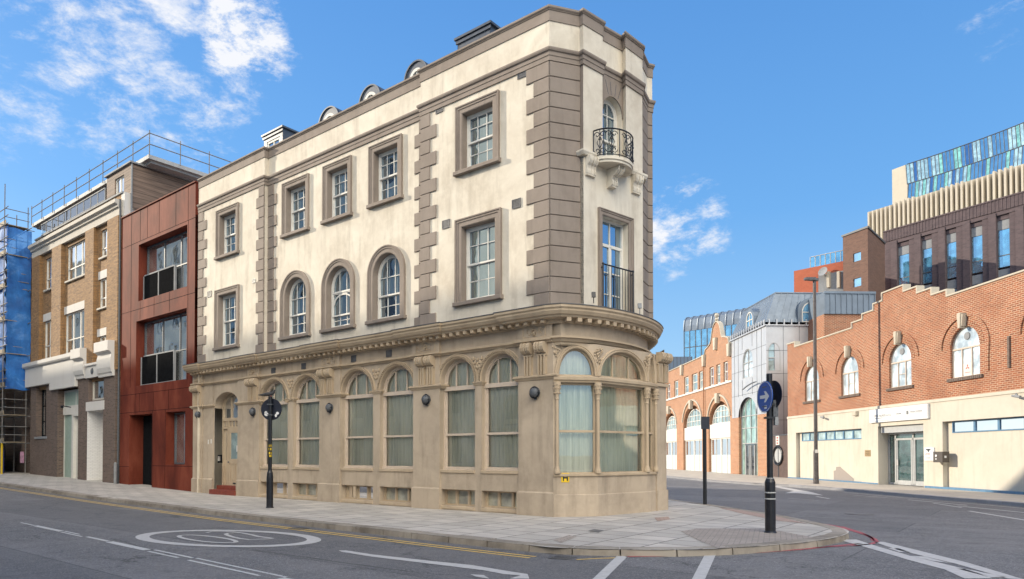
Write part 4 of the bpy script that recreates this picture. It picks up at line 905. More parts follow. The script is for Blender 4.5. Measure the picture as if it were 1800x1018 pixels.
# nose entablature (curved)
MB().sweep([FM.w(.98, .06, 0).to_2d(), FM.w(-.14, .06, 0).to_2d()]+[v for v in CURVE], [(-.3, 4.44), (-.02, 4.44), (-.02, 4.52), (.03, 4.54), (.07, 4.60), (.13, 4.62), (.13, 4.67), (0, 4.70)]).build('nose_architrave', M['tan2'], CB)
MB().sweep([FM.w(.9, .0, 0).to_2d(), FM.w(-.14, .0, 0).to_2d()]+[v for v in CURVE], [(0, 4.60), (0, 5.2)], False).build('nose_frieze', M['tan'], CB)
cv = resample(CURVE, .02); acc = 0; last = cv[0]; nxt = .1
for i in range(1, len(cv)-1):
    acc += (cv[i]-cv[i-1]).length
    if acc > nxt:
        d = (cv[i+1]-cv[i-1]).normalized(); n_ = Vector((d.y, -d.x)); nxt += .27
        c = cv[i]+n_*.19; MB().obox((c.x, c.y, 5.06), (d.x*.06, d.y*.06, 0), (n_.x*.12, n_.y*.12, 0), (0, 0, .05)).build('dentil', M['tan2'], CB)
# soffit closing the ground floor roof at the nose
poly = [Vector((1.0, 17.9)), Vector((2.3, 21))]+[]
# nose ground storey: polygon with windows
Q = [FM.w(-.14, .06, 0).to_2d(), Vector((2.25, 17.86)), Vector((3.80, 19.20)), Vector((4.13, 19.62))]
NS = [seg(Q[i], Q[i+1]) for i in range(3)]
for i, f in enumerate(NS):
    a, b = (.10 if i == 0 else .05), f.len-.05; lo = rect(a, b, 1.10, 3.48); w_ = b-a
    hd = archpoly(a+.04, b-.04, 3.66, 3.66+.02, .70, 18)
    m = MB(); m.panel(f, rect(0, f.len, -.3, 4.5), [lo, hd], 0, .14); m.build('nose_bay_wall', M['tan'], CB)
    m = MB(); m.ring(f, lo, [(0, -.16), (0, -.08), (.05, -.08), (.05, -.16)], True); m.box(f, a, b, -.15, -.06, 2.19, 2.25)
    m.ring(f, hd, [(0, -.16), (0, -.08), (.045, -.08), (.045, -.16)], True)
    if i == 1:
        for q in (.33, .67): x = a+(b-a)*q; m.box(f, x-.02, x+.02, -.14, -.08, 3.66, 4.3)
    wo = m.build('nose_window', M['tan2'], CB)
    g = MB(); g.panel(f, lo, [], -.12); g.panel(f, hd, [], -.12); g.build('pane', M['noseglass'] if 'noseglass' in M else M['gfglass'], wo)
    folds(f, a-.0, b+.0, 1.0, 4.45, -.30, .03, .2).build('curtain', M['curt'], wo)
    m = MB(); ap = archpoly(a+.04, b-.04, 3.66, 3.68, .70, 22)[2:]; m.ring(f, [(ap[0][0], 3.66)]+ap+[(ap[-1][0], 3.66)], [(0, -.05), (0, .03), (-.03, .05), (-.05, .03), (-.06, .03), (-.07, .05), (-.10, .05), (-.11, 0)]); m.build('arch_moulding', M['tan2'], CB)
qp = [Q[0]]+Q[1:]
MB().sweep(qp, [(0, .58), (.0, .58), (.03, .56), (.03, -.3)], False).build('nose_plinth', M['tan'], CB)
MB().sweep(qp, [(-.1, 1.04), (.03, 1.04), (.045, 1.06), (.045, 1.11), (-.14, 1.13)]).build('nose_sill', M['tan2'], CB)
MB().sweep(qp, [(-.1, 3.49), (.04, 3.49), (.05, 3.53), (.09, 3.55), (.10, 3.62), (.06, 3.64), (0, 3.66)]).build('nose_transom', M['tan2'], CB)
def colonnette(c):
    m = MB(); m.lathe((c.x, c.y, 0), (0, 0, 1), [(.085, 1.12), (.085, 1.18), (.065, 1.24), (.05, 1.3), (.047, 3.02), (.06, 3.05), (.05, 3.09), (.055, 3.14), (.075, 3.24), (.085, 3.30), (.10, 3.42), (.10, 3.49)], 12)
    for j in range(8):
        for (h, r) in ((3.2, .075), (3.32, .09), (3.41, .095)): a = j*pi/4+(.4 if h == 3.32 else 0); m.ball((c.x+cos(a)*r, c.y+sin(a)*r, h), .026, 5)
    m.build('colonnette', M['tan2'], CB)
for i, q in enumerate(Q):
    inn = Vector((-.3, .8)).normalized() if i == 0 else Vector((-.6, .6)).normalized()
    colonnette(q+(Vector((.10, .0)) if i == 0 else Vector((0, 0)))-inn*(.0 if i else 0.0)+(Vector((.0, -.02))))
# carved spandrels on the nose
for (f, s) in ((NS[0], .10), (NS[0], NS[0].len-.02), (NS[1], .05), (NS[1], NS[1].len-.06), (NS[2], .05)):
    m = MB(); rnd = random.Random(int(s*100))
    for k in range(16): t_ = rnd.random(); m.ball(f.w(s+rnd.uniform(-1, 1)*.13*t_, .03, 4.02+.38*t_), .03, 5, 1, 1, 1.3)
    m.build('spandrel_carving', M['tan2'], CB)
# right-hand pier with its own scroll
fpz = seg(Q[3], (4.50, 20.02)); m = MB(); m.box(fpz, 0, fpz.len, -.5, .03, -.3, 3.6); m.box(fpz, 0, fpz.len, -.5, -.03, 3.6, 4.5); po = m.build('nose_pier', M['tan'], CB)
MB().box(fpz, -.03, fpz.len+.03, -.5, .07, -.3, .58).build('plinth', M['tan'], po); MB().box(fpz, -.05, fpz.len+.06, -.5, .09, 3.58, 3.67).build('capital', M['tan2'], po)
m = MB(); f2 = Fr(fpz.w(fpz.len, 0, 0), (fpz.N.x, fpz.N.y), (fpz.T.x, fpz.T.y)); 
gbracket(fpz.len*.3, 4.56, .86, .26, 0.0, fpz); gbracket(fpz.len*.9, 4.56, .86, .26, 0.0, fpz)
fk2 = seg((4.50, 20.02), (4.3, 24.0)); MB().panel(fk2, rect(0, fk2.len, -.3, 4.7), [], -.02).build('side_wall', M['tan'], CB)
MB().panel(FM, rect(.2, 18.5, -.3, 5.3), [], -1.9).build('inside_wall', M['creamR'], CB)
# slab between the two storeys over the nose
pl = [Vector((1.0, 17.75))]+[Vector((p.x, p.y)) for p in CURVE]+[Vector((2.6, 23.5))]
tri = tessellate_polygon([[Vector((p.x, p.y, 0)) for p in pl]]); MB().add([(p.x, p.y, 5.38) for p in pl], [tuple(t) for t in tri]).add([(p.x, p.y, 4.46) for p in pl], [tuple(t) for t in tri]).build('ledge', M['lead'], CB)
# ---------------------------------------------------------------- door
D = -.37; a, b = DOOR; m = MB()
m.box(FM, a, b, D-.05, D+.03, 3.02, 3.14); m.box(FM, a, a+.12, D-.05, D+.04, .15, 4.2); m.box(FM, b-.07, b, D-.05, D+.04, .15, 4.2); m.box(FM, 16.45, 16.53, D-.05, D+.04, .15, 3.1); m.box(FM, a, 15.52, D-.05, D+.03, .15, 3.1); m.box(FM, a, b, D-.05, D+.03, 2.70, 2.78)
for x in (15.75, 16.0, 16.25, 16.7): m.box(FM, x-.015, x+.015, D-.04, D+.02, 2.75, 3.05)
m.ring(FM, outer[2:-4], [(0, D-.04), (0, D+.03), (-.10, D+.03), (-.10, D-.04)])
for x in (15.75, 16.3): m.box(FM, x-.015, x+.015, D-.04, D+.02, 3.1, 4.0)
m.box(FM, 16.53, b-.05, D-.06, D-.03, .2, 1.4); m.box(FM, 16.63, 16.66, D-.03, D, .2, 2.7); m.box(FM, 16.76, 16.79, D-.03, D, .2, 2.7)
df = m.build('door_frame', M['tan2'], CB); MB().panel(FM, rect(a, b, 1.3, 4.2), [], D-.035).build('pane', M['bglass'], df)
m = MB(); a2, b2 = 15.52, 16.45; m.panel(FM, rect(a2, b2, .32, 2.70), [rect(a2+.15, b2-.15, 1.45, 2.52), rect(a2+.15, a2+.43, .5, 1.25), rect(a2+.50, b2-.15, .5, 1.25)], D+.03, .03); m.panel(FM, rect(a2, b2, .32, 1.4), [], D+.003); m.box(FM, a2+.21, a2+.37, D+.0, D+.02, .58, 1.17); m.box(FM, a2+.56, b2-.21, D+.0, D+.02, .58, 1.17)
do = m.build('door', M['tan2'], CB); MB().panel(FM, rect(a2+.14, b2-.14, 1.44, 2.53), [], D+.008).build('pane', M['gfblue'], do)
MB().bev(FM, a2+.30, b2-.36, D+.02, D+.05, .42, .48, .006).build('letterbox', M['black'], do)
MB().ball(FM.w(b2-.07, D+.08, 1.32), .035, 8).build('door_handle', M['lampgrey'], do)
MB().quad(*[FM.w(s, D+.012, h) for s, h in rect(a2+.2, a2+.36, 1.75, 2.0)]).build('notice', M['whitest'], do)
m = MB(); m.bev(FM, a-.0, b+.0, D-.1, -.10, -.3, .36, .01); m.bev(FM, a-.02, b+.12, -.2, .16, -.3, .20, .01); m.build('door_step', M['redstep'], CB)
m = MB(); s_, h_ = FM.px(384, 786, -.2); m.bev(Fr(FM.w(DOOR[1], 0, 0), -FM.N, -FM.T), .14, .34, -.01, .03, 1.28, 1.62, .006); ip = m.build('intercom', M['black'], CB)
m = MB(); f3 = Fr(FM.w(DOOR[1], 0, 0)+FM.N*.06, -FM.N, -FM.T)
for i in range(4):
    m.box(f3, .19, .24, .031, .036, 1.52-.05*i, 1.55-.05*i); m.box(f3, .26, .29, .031, .036, 1.52-.05*i, 1.55-.05*i)
m.build('buttons', M['white'], ip)
for (x, y) in ((366, 776), (371, 775)): s, h = FM.px(x, y, .03); MB().bev(FM, s-.035, s+.035, .02, .03, h-.09, h+.09, .003).build('number_plate', M['white'], CB)
# yellow hydrant plate with H
f = NS[0]; s, h = f.px(994, 840, .0); hp = MB().bev(f, s-.115, s+.10, .0, .014, h-.12, h+.12, .003).build('hydrant_sign', M['yellow'], None, label='small yellow plate with a black H on the wall under the rounded corner window', category='sign'); 
m = MB(); m.box(f, s-.075, s-.045, .014, .017, h-.085, h+.085); m.box(f, s+.03, s+.06, .014, .017, h-.085, h+.085); m.box(f, s-.045, s+.03, .014, .017, h-.02, h+.015); m.box(f, s-.02, s+.005, .014, .017, h+.03, h+.085); hc = m
def tagmesh(mb, name, mat, label, cat, group=None):
    o = mb.build(name, mat); o['label'] = label; o['category'] = cat
    if group: o['group'] = group
    return recentre(o)
recentre(hp); hc.build('letter', M['black'], hp)
# bulkhead lamps
def bulkhead(s, h, label, e=.06):
    c = FM.w(s, e, h); o = thing('wall_lamp', label, 'wall lamp', c, 'round caged bulkhead lamps on the tan pilasters'); m = MB()
    m.lathe(c, FM.N, [(.0, 0), (.145, 0), (.15, .03), (.14, .06)], 16); m.obox(c+Vector((0, 0, -.16))+FM.N*.03, FM.T*.03, FM.N*.02, Vector((0, 0, .03))); m.build('backplate', M['lampgrey'], o)
    m = MB(); m.lathe(c+FM.N*.05, FM.N, [(.135, 0), (.13, .05), (.10, .10), (.05, .13), (0, .135)], 16); m.build('shade', M['lampgrey'], o, True)
    m = MB()
    for a in (0, pi/2): m.tube([c+FM.N*(.06+.09*sin(pi*j/10))+(FM.T*cos(a)+Vector((0, 0, 1))*sin(a))*.148*cos(pi*j/10) for j in range(11)], .010, 5)
    m.tube([c+FM.N*.07+(FM.T*cos(j*pi/12)+Vector((0, 0, 1))*sin(j*pi/12))*.15 for j in range(25)], .016, 5); m.build('cage', M['black'], o)
for (x, y, lb) in ((939, 690, 'caged bulkhead lamp nearest the rounded corner of the tan ground floor'), (748, 702, 'caged bulkhead lamp on the pilaster between the two nearest window pairs'), (578, 716, 'caged bulkhead lamp on the pilaster right of the round road sign'), (443, 723, 'caged bulkhead lamp between the front door and the round road sign'), (347, 728, 'caged bulkhead lamp left of the front door by the rust red building')):
    s, h = FM.px(x, y, .14); bulkhead(s, h, lb)
# two small floodlights on the cornice
for (x, y, lb) in ((1044, 524, 'small black floodlight on the ledge left of the french window'), (1125, 543, 'small pale floodlight on the ledge right of the french window')):
    P = G(x, y+4, 5.55); m = MB(); m.obox(P+Vector((0, 0, .14)), (.05, 0, 0), (0, .04, 0), (0, .02, .07)); m.tube([P-Vector((0, 0, .08)), P+Vector((0, 0, .1))], .012, 6)
    tagmesh(m, 'floodlight', M['black'] if x < 1100 else M['greymetal'], lb, 'floodlight', 'floodlights on the ledge')
# ============================================================ RUST RED BUILDING
RB = thing('red_clad_building', 'narrow rust red metal clad building between the brown brick building and the cream one', 'building', FM.w(22.2, -3, .1))
def flatwin(fr, parent, s0, s1, h0, h1, e, cols, rows, fm='alu', gl='bglass', fw=.05, name='window', dep=.06):
    """plain framed window; cols/rows = list of fractions for mullions/transoms (rows may be (frac, c0, c1))"""
    m = MB(); m.ring(fr, rect(s0, s1, h0, h1), [(0, e-dep), (0, e), (fw, e), (fw, e-dep)], True)
    for c in cols: x = s0+(s1-s0)*c; m.box(fr, x-fw*.4, x+fw*.4, e-dep, e-.005, h0, h1)
    for r in rows: z = h0+(h1-h0)*r; m.box(fr, s0, s1, e-dep, e-.008, z-fw*.4, z+fw*.4)
    wo = m.build(name, M[fm], parent); MB().panel(fr, rect(s0+.01, s1-.01, h0+.01, h1-.01), [], e-dep*.7).build('pane', M[gl], wo); return wo
RH = 13.4; m = MB()
ops = [rect(19.34, 24.1, 9.0, 11.72), rect(19.34, 24.3, 4.93, 8.05), rect(19.42, 21.2, 1.18, 3.55), rect(22.55, 24.97, -.2, 3.55)]
outer = [(18.64, -.3), (22.55, -.3), (22.55, 3.55), (24.97, 3.55), (24.97, -.3), (26.02, -.3), (26.02, RH), (18.64, RH)]
m.panel(FM, outer, ops[:3], .02, .45); m.box(FM, 24.969, 24.97, -.8, .02, -.2, 3.55); m.box(FM, 22.55, 22.551, -.8, .02, -.2, 3.55); m.box(FM, 22.55, 24.97, -.8, .02, 3.55, 3.551)
m.box(FM, 18.66, 26.0, -3.8, -.82, -.3, RH); m.box(FM, 26.019, 26.02, -3.8, .02, -.3, RH); m.box(FM, 18.64, 18.641, -3.8, .02, 12, RH); m.box(FM, 18.6, 26.06, -.3, .07, RH, RH+.05)
m.build('cladding', M['corten'], RB)
# panel joints
m = MB(); J = .022
def jl(s0, h0, s1, h1):
    if s0 == s1: m.box(FM, s0-.009, s0+.009, .015, J+.003, h0, h1)
    else: m.box(FM, s0, s1, .015, J+.002, h0-.009, h0+.009)
for s in (24.9, 23.95, 23.2, 22.0, 20.4, 19.28): jl(s, 11.9, s, RH)
for h in (11.88, 8.62, 4.55, 3.68): jl(18.64, h, 26.02, h)
for s in (24.35,): jl(s, 3.68, s, 4.55)
for s in (24.9, 19.25): jl(s, 8.62, s, 11.88); jl(s, 4.9, s, 8.62)
for s in (24.1, 22.5, 21.0, 19.9): jl(s, 8.2, s, 8.62) if False else None
for s in (23.9, 22.45, 20.95): jl(s, 8.1, s, 8.62); jl(s, 3.68, s, 4.55); jl(s, 8.62, s, 8.98)
for s in (22.5, 21.25): jl(s, -.2, s, 3.68)
jl(18.64, 1.12, 22.5, 1.12); jl(24.97, 1.05, 26.02, 1.05); jl(24.97, 2.4, 26.02, 2.4) if False else None
m.build('panel_joints', M['blackgl'], RB)
for (s0, s1, h0, h1) in ((19.36, 24.08, 9.02, 11.70), (19.36, 24.28, 4.95, 8.03)):
    flatwin(FM, RB, s0, s1, h0, h1, -.36, (.28, .62), (.46,), 'lampgrey', 'bglass', .06)
    m = MB(); hh = h0+(h1-h0)*.45; m.box(FM, 24.0-.0, s0+1.6, -.28, -.20, hh, hh+.06); m.box(FM, s1, s0+1.55, -.28, -.20, h0, h0+.06)
    for q in (s0+1.6, (s0+1.6+s1)/2, s1-.03): m.box(FM, q-.03, q+.03, -.29, -.19, h0, hh)
    ra = m.build('balustrade', M['greymetal'], RB); m = MB(); s = s0+1.65
    while s < s1-.03: m.box(FM, s, s+.035, -.275, -.215, h0+.06, hh); s += .085
    m.build('slats', M['blackgl'], ra)
flatwin(FM, RB, 19.44, 21.18, 1.2, 3.53, -.36, (.0,), (), 'lampgrey', 'bglass', .07)
flatwin(FM, RB, 22.57, 24.95, .1, 3.53, -.7, (.42, .5), (), 'blackgl', 'dkglass', .07, 'entrance_door')
MB().box(FM, 23.55, 24.93, -.68, -.62, .1, 3.5).build('door_leaf', M['blackgl'], RB)
# ============================================================ BROWN BRICK BUILDING
BB = thing('brown_brick_building', 'yellow brown brick building with white plaster shopfront band and handrail round its flat roof', 'building', FM.w(32, -3, .3))
wins_u = [(35.30, 36.76, 11.43, 13.3), (30.45, 33.4, 11.43, 13.38), (27.6, 28.74, 11.93, 13.37)]
wins_m = [(35.38, 36.86, 7.33, 9.58), (30.54, 33.6, 7.33, 9.58), (27.65, 28.92, 9.3, 10.82), (27.7, 28.9, 6.37, 7.82)]
m = MB(); m.panel(FM, rect(26.2, 38.5, 5.5, 14.75), [rect(*q) for q in wins_u+wins_m], -.06, .22)
for a, b in ((26.2, 27.5), (29.2, 30.35), (33.75, 35.2), (37.2, 38.5)): m.box(FM, a, b, -.06, .12, 5.9, 13.62)
m.box(FM, 26.2, 26.201, -4.2, -.06, 0, 14.75); m.box(FM, 38.499, 38.5, -5, -.06, 0, 14.75); m.box(FM, 26.3, 38.4, -4.2, -1.0, 0, 14.6); m.build('brick_wall', M['ybrick'], BB)
m = MB()
m.sweep([p.to_2d() for p in (FM.w(38.6, -.06, 0), FM.w(26.15, -.06, 0))], [(0, 13.62), (.16, 13.62), (.16, 13.98), (.24, 14.02), (.24, 14.12), (.36, 14.2), (.36, 14.38), (0, 14.42)]); m.build('cornice', M['stone'], BB)
MB().box(FM, 26.1, 38.5, -.4, -.0, 14.75, 14.83).build('coping', M['greymetal'], BB)
for (a, b, h, t) in ((35.3, 37.0, 9.58, 10.02), (30.5, 33.7, 9.58, 10.02), (27.6, 29.0, 10.82, 11.24), (27.6, 29.1, 7.82, 8.22)): MB().box(FM, a, b, -.07, -.045, h, t).build('lintel', M['whitest'], BB)
for q in wins_u+wins_m: MB().bev(FM, q[0]-.05, q[1]+.05, -.25, .04, q[2]-.1, q[2], .01).build('sill', M['stone'], BB)
for i, q in enumerate(wins_u+wins_m):
    n = 3 if q[1]-q[0] > 2 else 2
    flatwin(FM, BB, q[0], q[1], q[2], q[3], -.13, [j/n for j in range(1, n)], (.34,), 'white', 'bglass', .07)
# ground floor of sooty brick
m = MB(); gops = [rect(35.9, 37.55, 2.72, 5.7), rect(27.8, 29.75, 4.47, 5.68)]
outer = [(26.4, -.3), (27.85, -.3), (27.85, 3.95), (29.85, 3.95), (29.85, -.3), (31.1, -.3), (31.1, 5.3), (34.1, 5.3), (34.1, -.3), (38.5, -.3), (38.5, 6.2), (26.4, 6.2)]
m.panel(FM, outer, gops, .1, .5)
for s in (27.85, 29.85, 31.1, 34.1): m.box(FM, s-.0005, s+.0005, -.9, .1, -.2, 5.3 if s > 30 else 3.95)
m.box(FM, 26.4, 26.401, -.2, .1, -.3, 6.2); m.build('ground_floor_brick', M['dbrick'], BB)
MB().panel(FM, rect(27.8, 29.9, -.2, 4.0), [], -.85).build('painted_brick_recess', M['wbrick'], BB)
MB().box(FM, 27.85, 27.86, -.85, .08, -.2, 3.95).box(FM, 29.84, 29.85, -.85, .105, -.2, 3.95).build('painted_brick_jamb', M['wbrick'], BB)
MB().box(FM, 27.7, 30.0, -.85, .13, 3.95, 4.42).build('painted_lintel', M['whitest'], BB)
flatwin(FM, BB, 27.8, 29.75, 4.5, 5.66, -.1, (), (), 'stone', 'bglass', .1)
flatwin(FM, BB, 35.92, 37.53, 2.75, 5.68, -.2, (.33, .66), (.3, .62), 'blackgl', 'bglass', .06)
MB().bev(FM, 35.7, 37.7, -.2, .14, 2.58, 2.72, .01).build('sill', M['greymetal'], BB)
M['greenpanel'] = paint('pale green panel', (.34, .44, .38), .5, 0, .1)
ef = flatwin(FM, BB, 31.12, 34.08, .2, 5.28, -.22, (.42,), (.80,), 'white', 'bglass', .10, 'entrance')
MB().box(FM, 31.2, 34.0, -.27, -.235, 4.35, 5.2).build('green_infill', M['greenpanel'], ef); MB().box(FM, 32.5, 34.0, -.27, -.24, .2, 4.3).build('green_infill', M['greenpanel'], ef)
MB().box(FM, 31.2, 34.0, -.27, -.14, 3.9, 4.4).box(FM, 31.15, 32.4, -.25, -.10, 3.78, 3.9).box(FM, 32.35, 32.6, -.27, -.10, .2, 3.9).build('white_door_frame', M['white'], ef)
# white plaster fascia with scroll ends
m = MB(); m.prism(FM, [(31.2, 5.35), (31.2, 6.95), (39.0, 6.95), (39.0, 5.75), (34.95, 5.75), (34.95, 5.35)], .1, .26)
m.sweep([p.to_2d() for p in (FM.w(39.1, .2, 0), FM.w(31.0, .2, 0))], [(0, 6.85), (.15, 6.9), (.2, 6.98), (.2, 7.18), (-.2, 7.24)]); m.prism(FM, rect(28.2, 29.9, 5.68, 6.3), .1, .2); m.box(FM, 28.2, 29.9, .05, .28, 6.3, 6.42); m.build('plaster_fascia', M['whitest'], BB)
def bigscroll(s0, s1, ht, hb, top):
    pr = [(.1, hb), (.20, hb), (.21, hb+.14), (.26, hb+.2), (.31, hb+.42), (.30, ht-.85), (.25, ht-.64), (.32, ht-.54), (.44, ht-.50), (.44, ht), (.1, ht+.02)]; m = MB(); k = len(pr)
    m.add([FM.w(s0, x, z) for x, z in pr]+[FM.w(s1, x, z) for x, z in pr], [tuple(range(k)), tuple(range(k, 2*k))]+[(i, (i+1) % k, k+(i+1) % k, k+i) for i in range(k)]); m.build('scroll_bracket', M['whitest'], BB)
bigscroll(30.0, 31.3, 7.3, 5.72, 0); bigscroll(26.5, 28.2, 7.35, 5.6, 0)
s, h = FM.px(172, 649, .2); m = MB().lathe(FM.w(29.0, .2, 6.0), FM.N, [(0, 0), (.16, 0), (.15, .03), (0, .04)], 14).build('round_plaque', M['lampgrey'], BB)
m = MB(); m.tube([FM.w(26.12, .06, .1), FM.w(26.12, .06, 14.4)], .045, 8); m.build('drainpipe', M['lampgrey'], BB)
m = MB(); m.tube([FM.w(31.25, .4, 4.2), FM.w(31.3, .75, 4.25)], .03, 6); m.ball(FM.w(31.3, .8, 4.2), .09, 6); m.build('camera_bracket', M['black'], BB)
# roof storey
m = MB(); m.box(FM, 26.5, 38.4, -4.2, -2.2, 14.6, 16.3); m.build('roof_storey_wall', M['whitest'], BB)
m = MB()
for i in range(9): a = 28.6+i*1.1; m.panel(FM, rect(a, a+1.05, 15.0, 16.2), [], -2.19)
m.build('roof_storey_glazing', M['bglass'], BB)
side = Fr(FM.w(26.5, 0, 0), -FM.N, -FM.T)
m = MB()
for i in range(2): m.panel(side, rect(2.4+i*.9, 3.2+i*.9, 15.55, 16.2), [], .012)
m.build('roof_side_glazing', M['blueglass'], BB)
m = MB(); m.box(FM, 24.9, 41.5, -5, -.75, 16.42, 16.62); m.box(FM, 25.1, 41.3, -4.8, -.95, 16.30, 16.42); m.build('roof_slab', M['alu'], BB)
m = MB(); op = rect(26.6, 27.7, 14.95, 15.9)
m.panel(FM, rect(25.75, 28.7, 14.75, 16.25), [op], -.3, .1); m.panel(side, [(.3, 14.0), (4, 14.0), (4, 16.2), (.3, 16.2)], [], .75)
m.box(FM, 28.69, 28.7, -2.5, -.3, 14.75, 16.25); m.build('timber_cladding', M['timber'], BB)
flatwin(FM, BB, 26.6, 27.7, 14.95, 15.9, -.36, (.5,), (), 'white', 'bglass', .06)
m = MB(); m.box(FM, 25.65, 28.8, -4.3, -.2, 16.25, 16.33); m.box(side, .28, .34, .74, .80, 13.6, 16.25); m.build('box_roof_trim', M['greymetal'], BB)
MB().box(FM, 25.9, 26.3, -4.2, -.06, 12.5, 14.76).build('party_wall', M['whitest'], BB)
m = MB(); s = 28.9
while s < 38.3: m.box(FM, s-.02, s+.02, -.32, -.28, 14.8, 15.75); s += .95
m.box(FM, 28.9, 38.3, -.33, -.27, 15.72, 15.78); m.box(FM, 28.9, 38.3, -.32, -.28, 15.1, 15.14); ro = m.build('glass_balustrade', M['greymetal'], BB)
MB().panel(FM, rect(28.9, 38.3, 14.85, 15.7), [], -.3).build('pane', clear_glass('balustrade glass', .2), ro)
# scaffold handrail round the roof edge
m = MB(); z0 = 16.6
def rail(A, B, n, hs=(.45, 1.0)):
    for h in hs: m.tube([A+Vector((0, 0, h)), B+Vector((0, 0, h))], .025, 6)
    for i in range(n+1): p = A.lerp(B, i/n); m.tube([p-Vector((0, 0, .1)), p+Vector((0, 0, 1.15))], .025, 6); m.ball(p+Vector((0, 0, hs[-1])), .045, 5)
rail(FM.w(24.7, -.7, z0), FM.w(41.4, -.7, z0), 9); rail(FM.w(24.7, -.7, z0), FM.w(24.7, -5.3, z0), 3); m.build('scaffold_handrail', M['galv'], BB)
# pale door entry post beside the red building
P = Gk(210, 844); m = MB(); m.lathe(FM.w(25.93, .25, .1), (0, 0, 1), [(.07, 0), (.07, 1.1), (.05, 1.15), (0, 1.16)], 10); tagmesh(m, 'vent_pipe', M['greymetal'], 'short grey metal pipe standing against the left edge of the red clad building', 'pipe')
# ============================================================ SCAFFOLDED BUILDING + SCAFFOLD
SB = thing('building_under_repair', 'dark brick building hidden behind blue netting and scaffold at the left edge', 'building', FM.w(46, -4, .4))
m = MB(); fl_ = []
for k in range(4):
    for j in range(4): fl_.append(rect(39.6+j*3.2, 41.4+j*3.2, 1.2+k*3.4, 3.4+k*3.4))
m.panel(FM, rect(38.6, 60, -.3, 14.9), fl_, -.3, .3); m.box(FM, 38.6, 60, -5, -.9, -.3, 14.9); m.build('wall', M['dbrick'], SB)
for f in fl_: MB().quad(*[FM.w(s, -.55, h) for s, h in f]).build('window', M['bglass'], SB)
SF = thing('scaffold', 'tube scaffold wrapped in blue netting over the pavement at the left edge of the photo', 'scaffold', FM.w(42, .8, .45))
E1 = 1.35; S1 = 39.0; S2 = 56
lv = [.6+2.05*i for i in range(7)]
for i, s in enumerate([S1+.15+i*2.1 for i in range(8)]):
    for e in (E1, .15):
        t_ = 18.0 if (e == E1 and i % 2 == 0) else 16.9
        MB().tube([FM.w(s, e, .2), FM.w(s, e, t_)], .028, 6).build('standard', M['galv'], SF)
for i, h in enumerate([2.35, 4.0, 5.7, 7.7, 9.7, 11.7, 13.7, 15.5]):
    m = MB()
    for dh, ee in ((0, E1), (.5, E1), (1.0, E1), (0, .15)): m.tube([FM.w(S1-.5, ee, h+dh), FM.w(S2, ee, h+dh)], .025, 6)
    for j in range(8): s = S1+.15+j*2.1; m.tube([FM.w(s, -.2, h), FM.w(s, E1+.3, h)], .025, 6)
    m.tube([FM.w(S1+.05, .1, h+.5), FM.w(S1+.05, E1, h+.5)], .025, 6); m.tube([FM.w(S1+.05, .1, h+1), FM.w(S1+.05, E1, h+1)], .025, 6)
    m.build('ledgers', M['galv'], SF)
    MB().box(FM, S1, S2, .2, E1-.05, h+.04, h+.08).box(FM, S1, S2, E1-.04, E1, h+.06, h+.30).build('boards', M['board'], SF)
m = MB()
for (s, h, d) in ((S1+.15, 2.3, 1), (S1+2.3, 4, -1), (S1+4.4, 2.3, 1), (S1+2.3, 7.7, 1), (S1+.15, 9.7, 1), (S1+4.4, 11.7, -1), (S1+.3, 5.7, 1)): m.tube([FM.w(s, E1+.03, h), FM.w(s+d*2.0, E1+.03, h+2)], .024, 6)
m.build('braces', M['galv'], SF)
def net(fr, s0, s1, e, h0, h1):
    m = MB(); ns, nh = max(3, int(abs(s1-s0)/.35)), int((h1-h0)/.35); rnd = random.Random(5)
    m.add([fr.w(s0+(s1-s0)*i/ns, e+.06*sin(i*1.3+j*.4)+.05*sin(j*2.9)+rnd.uniform(-.02, .02), h0+(h1-h0)*j/nh+.05*sin(i*2.1)) for j in range(nh+1) for i in range(ns+1)], [(j*(ns+1)+i, j*(ns+1)+i+1, (j+1)*(ns+1)+i+1, (j+1)*(ns+1)+i) for j in range(nh) for i in range(ns)]); return m
net(FM, S1, S2, E1-.08, 5.6, 15.55).build('netting', M['net'], SF, True)
fend = Fr(FM.w(S1, 0, 0), -FM.N, -FM.T); net(fend, -E1+.08, 0, 0, 5.6, 15.4).build('netting', M['net'], SF, True)
ho = MB().box(FM, S1+1.2, S2, .95, 1.0, -.2, 2.05); ho = ho.build('hoarding', M['hoard']); ho['label'] = 'blue painted plywood hoarding under the scaffold at the left edge'; ho['category'] = 'hoarding'; recentre(ho)
s, h = FM.px(38, 803, 1.01); m = MB().box(FM, s-.35, s+.25, 1.002, 1.012, h-.3, h+.35); M['pinkp'] = paint('pink and white notice', (.75, .35, .50), .5, 0, .4, 6)
tagmesh(m, 'notice', M['pinkp'], 'small pink and white notices pasted on the blue hoarding', 'notice')
for (s, e, lb) in ((S1+2.25, E1+.02, 'yellow padded sleeve on the scaffold pole in front of the blue hoarding'), (S1+.15, E1+.02, 'yellow padded sleeve on the scaffold pole nearest the brown brick building')):
    m = MB(); m.lathe(FM.w(s, e-.02, .35), (0, 0, 1), [(.05, 0), (.055, .05), (.055, 1.95), (.045, 2.0), (.04, 2.0)], 10); tagmesh(m, 'pole_sleeve', M['yellow'], lb, 'pole sleeve', 'yellow sleeves on scaffold poles')
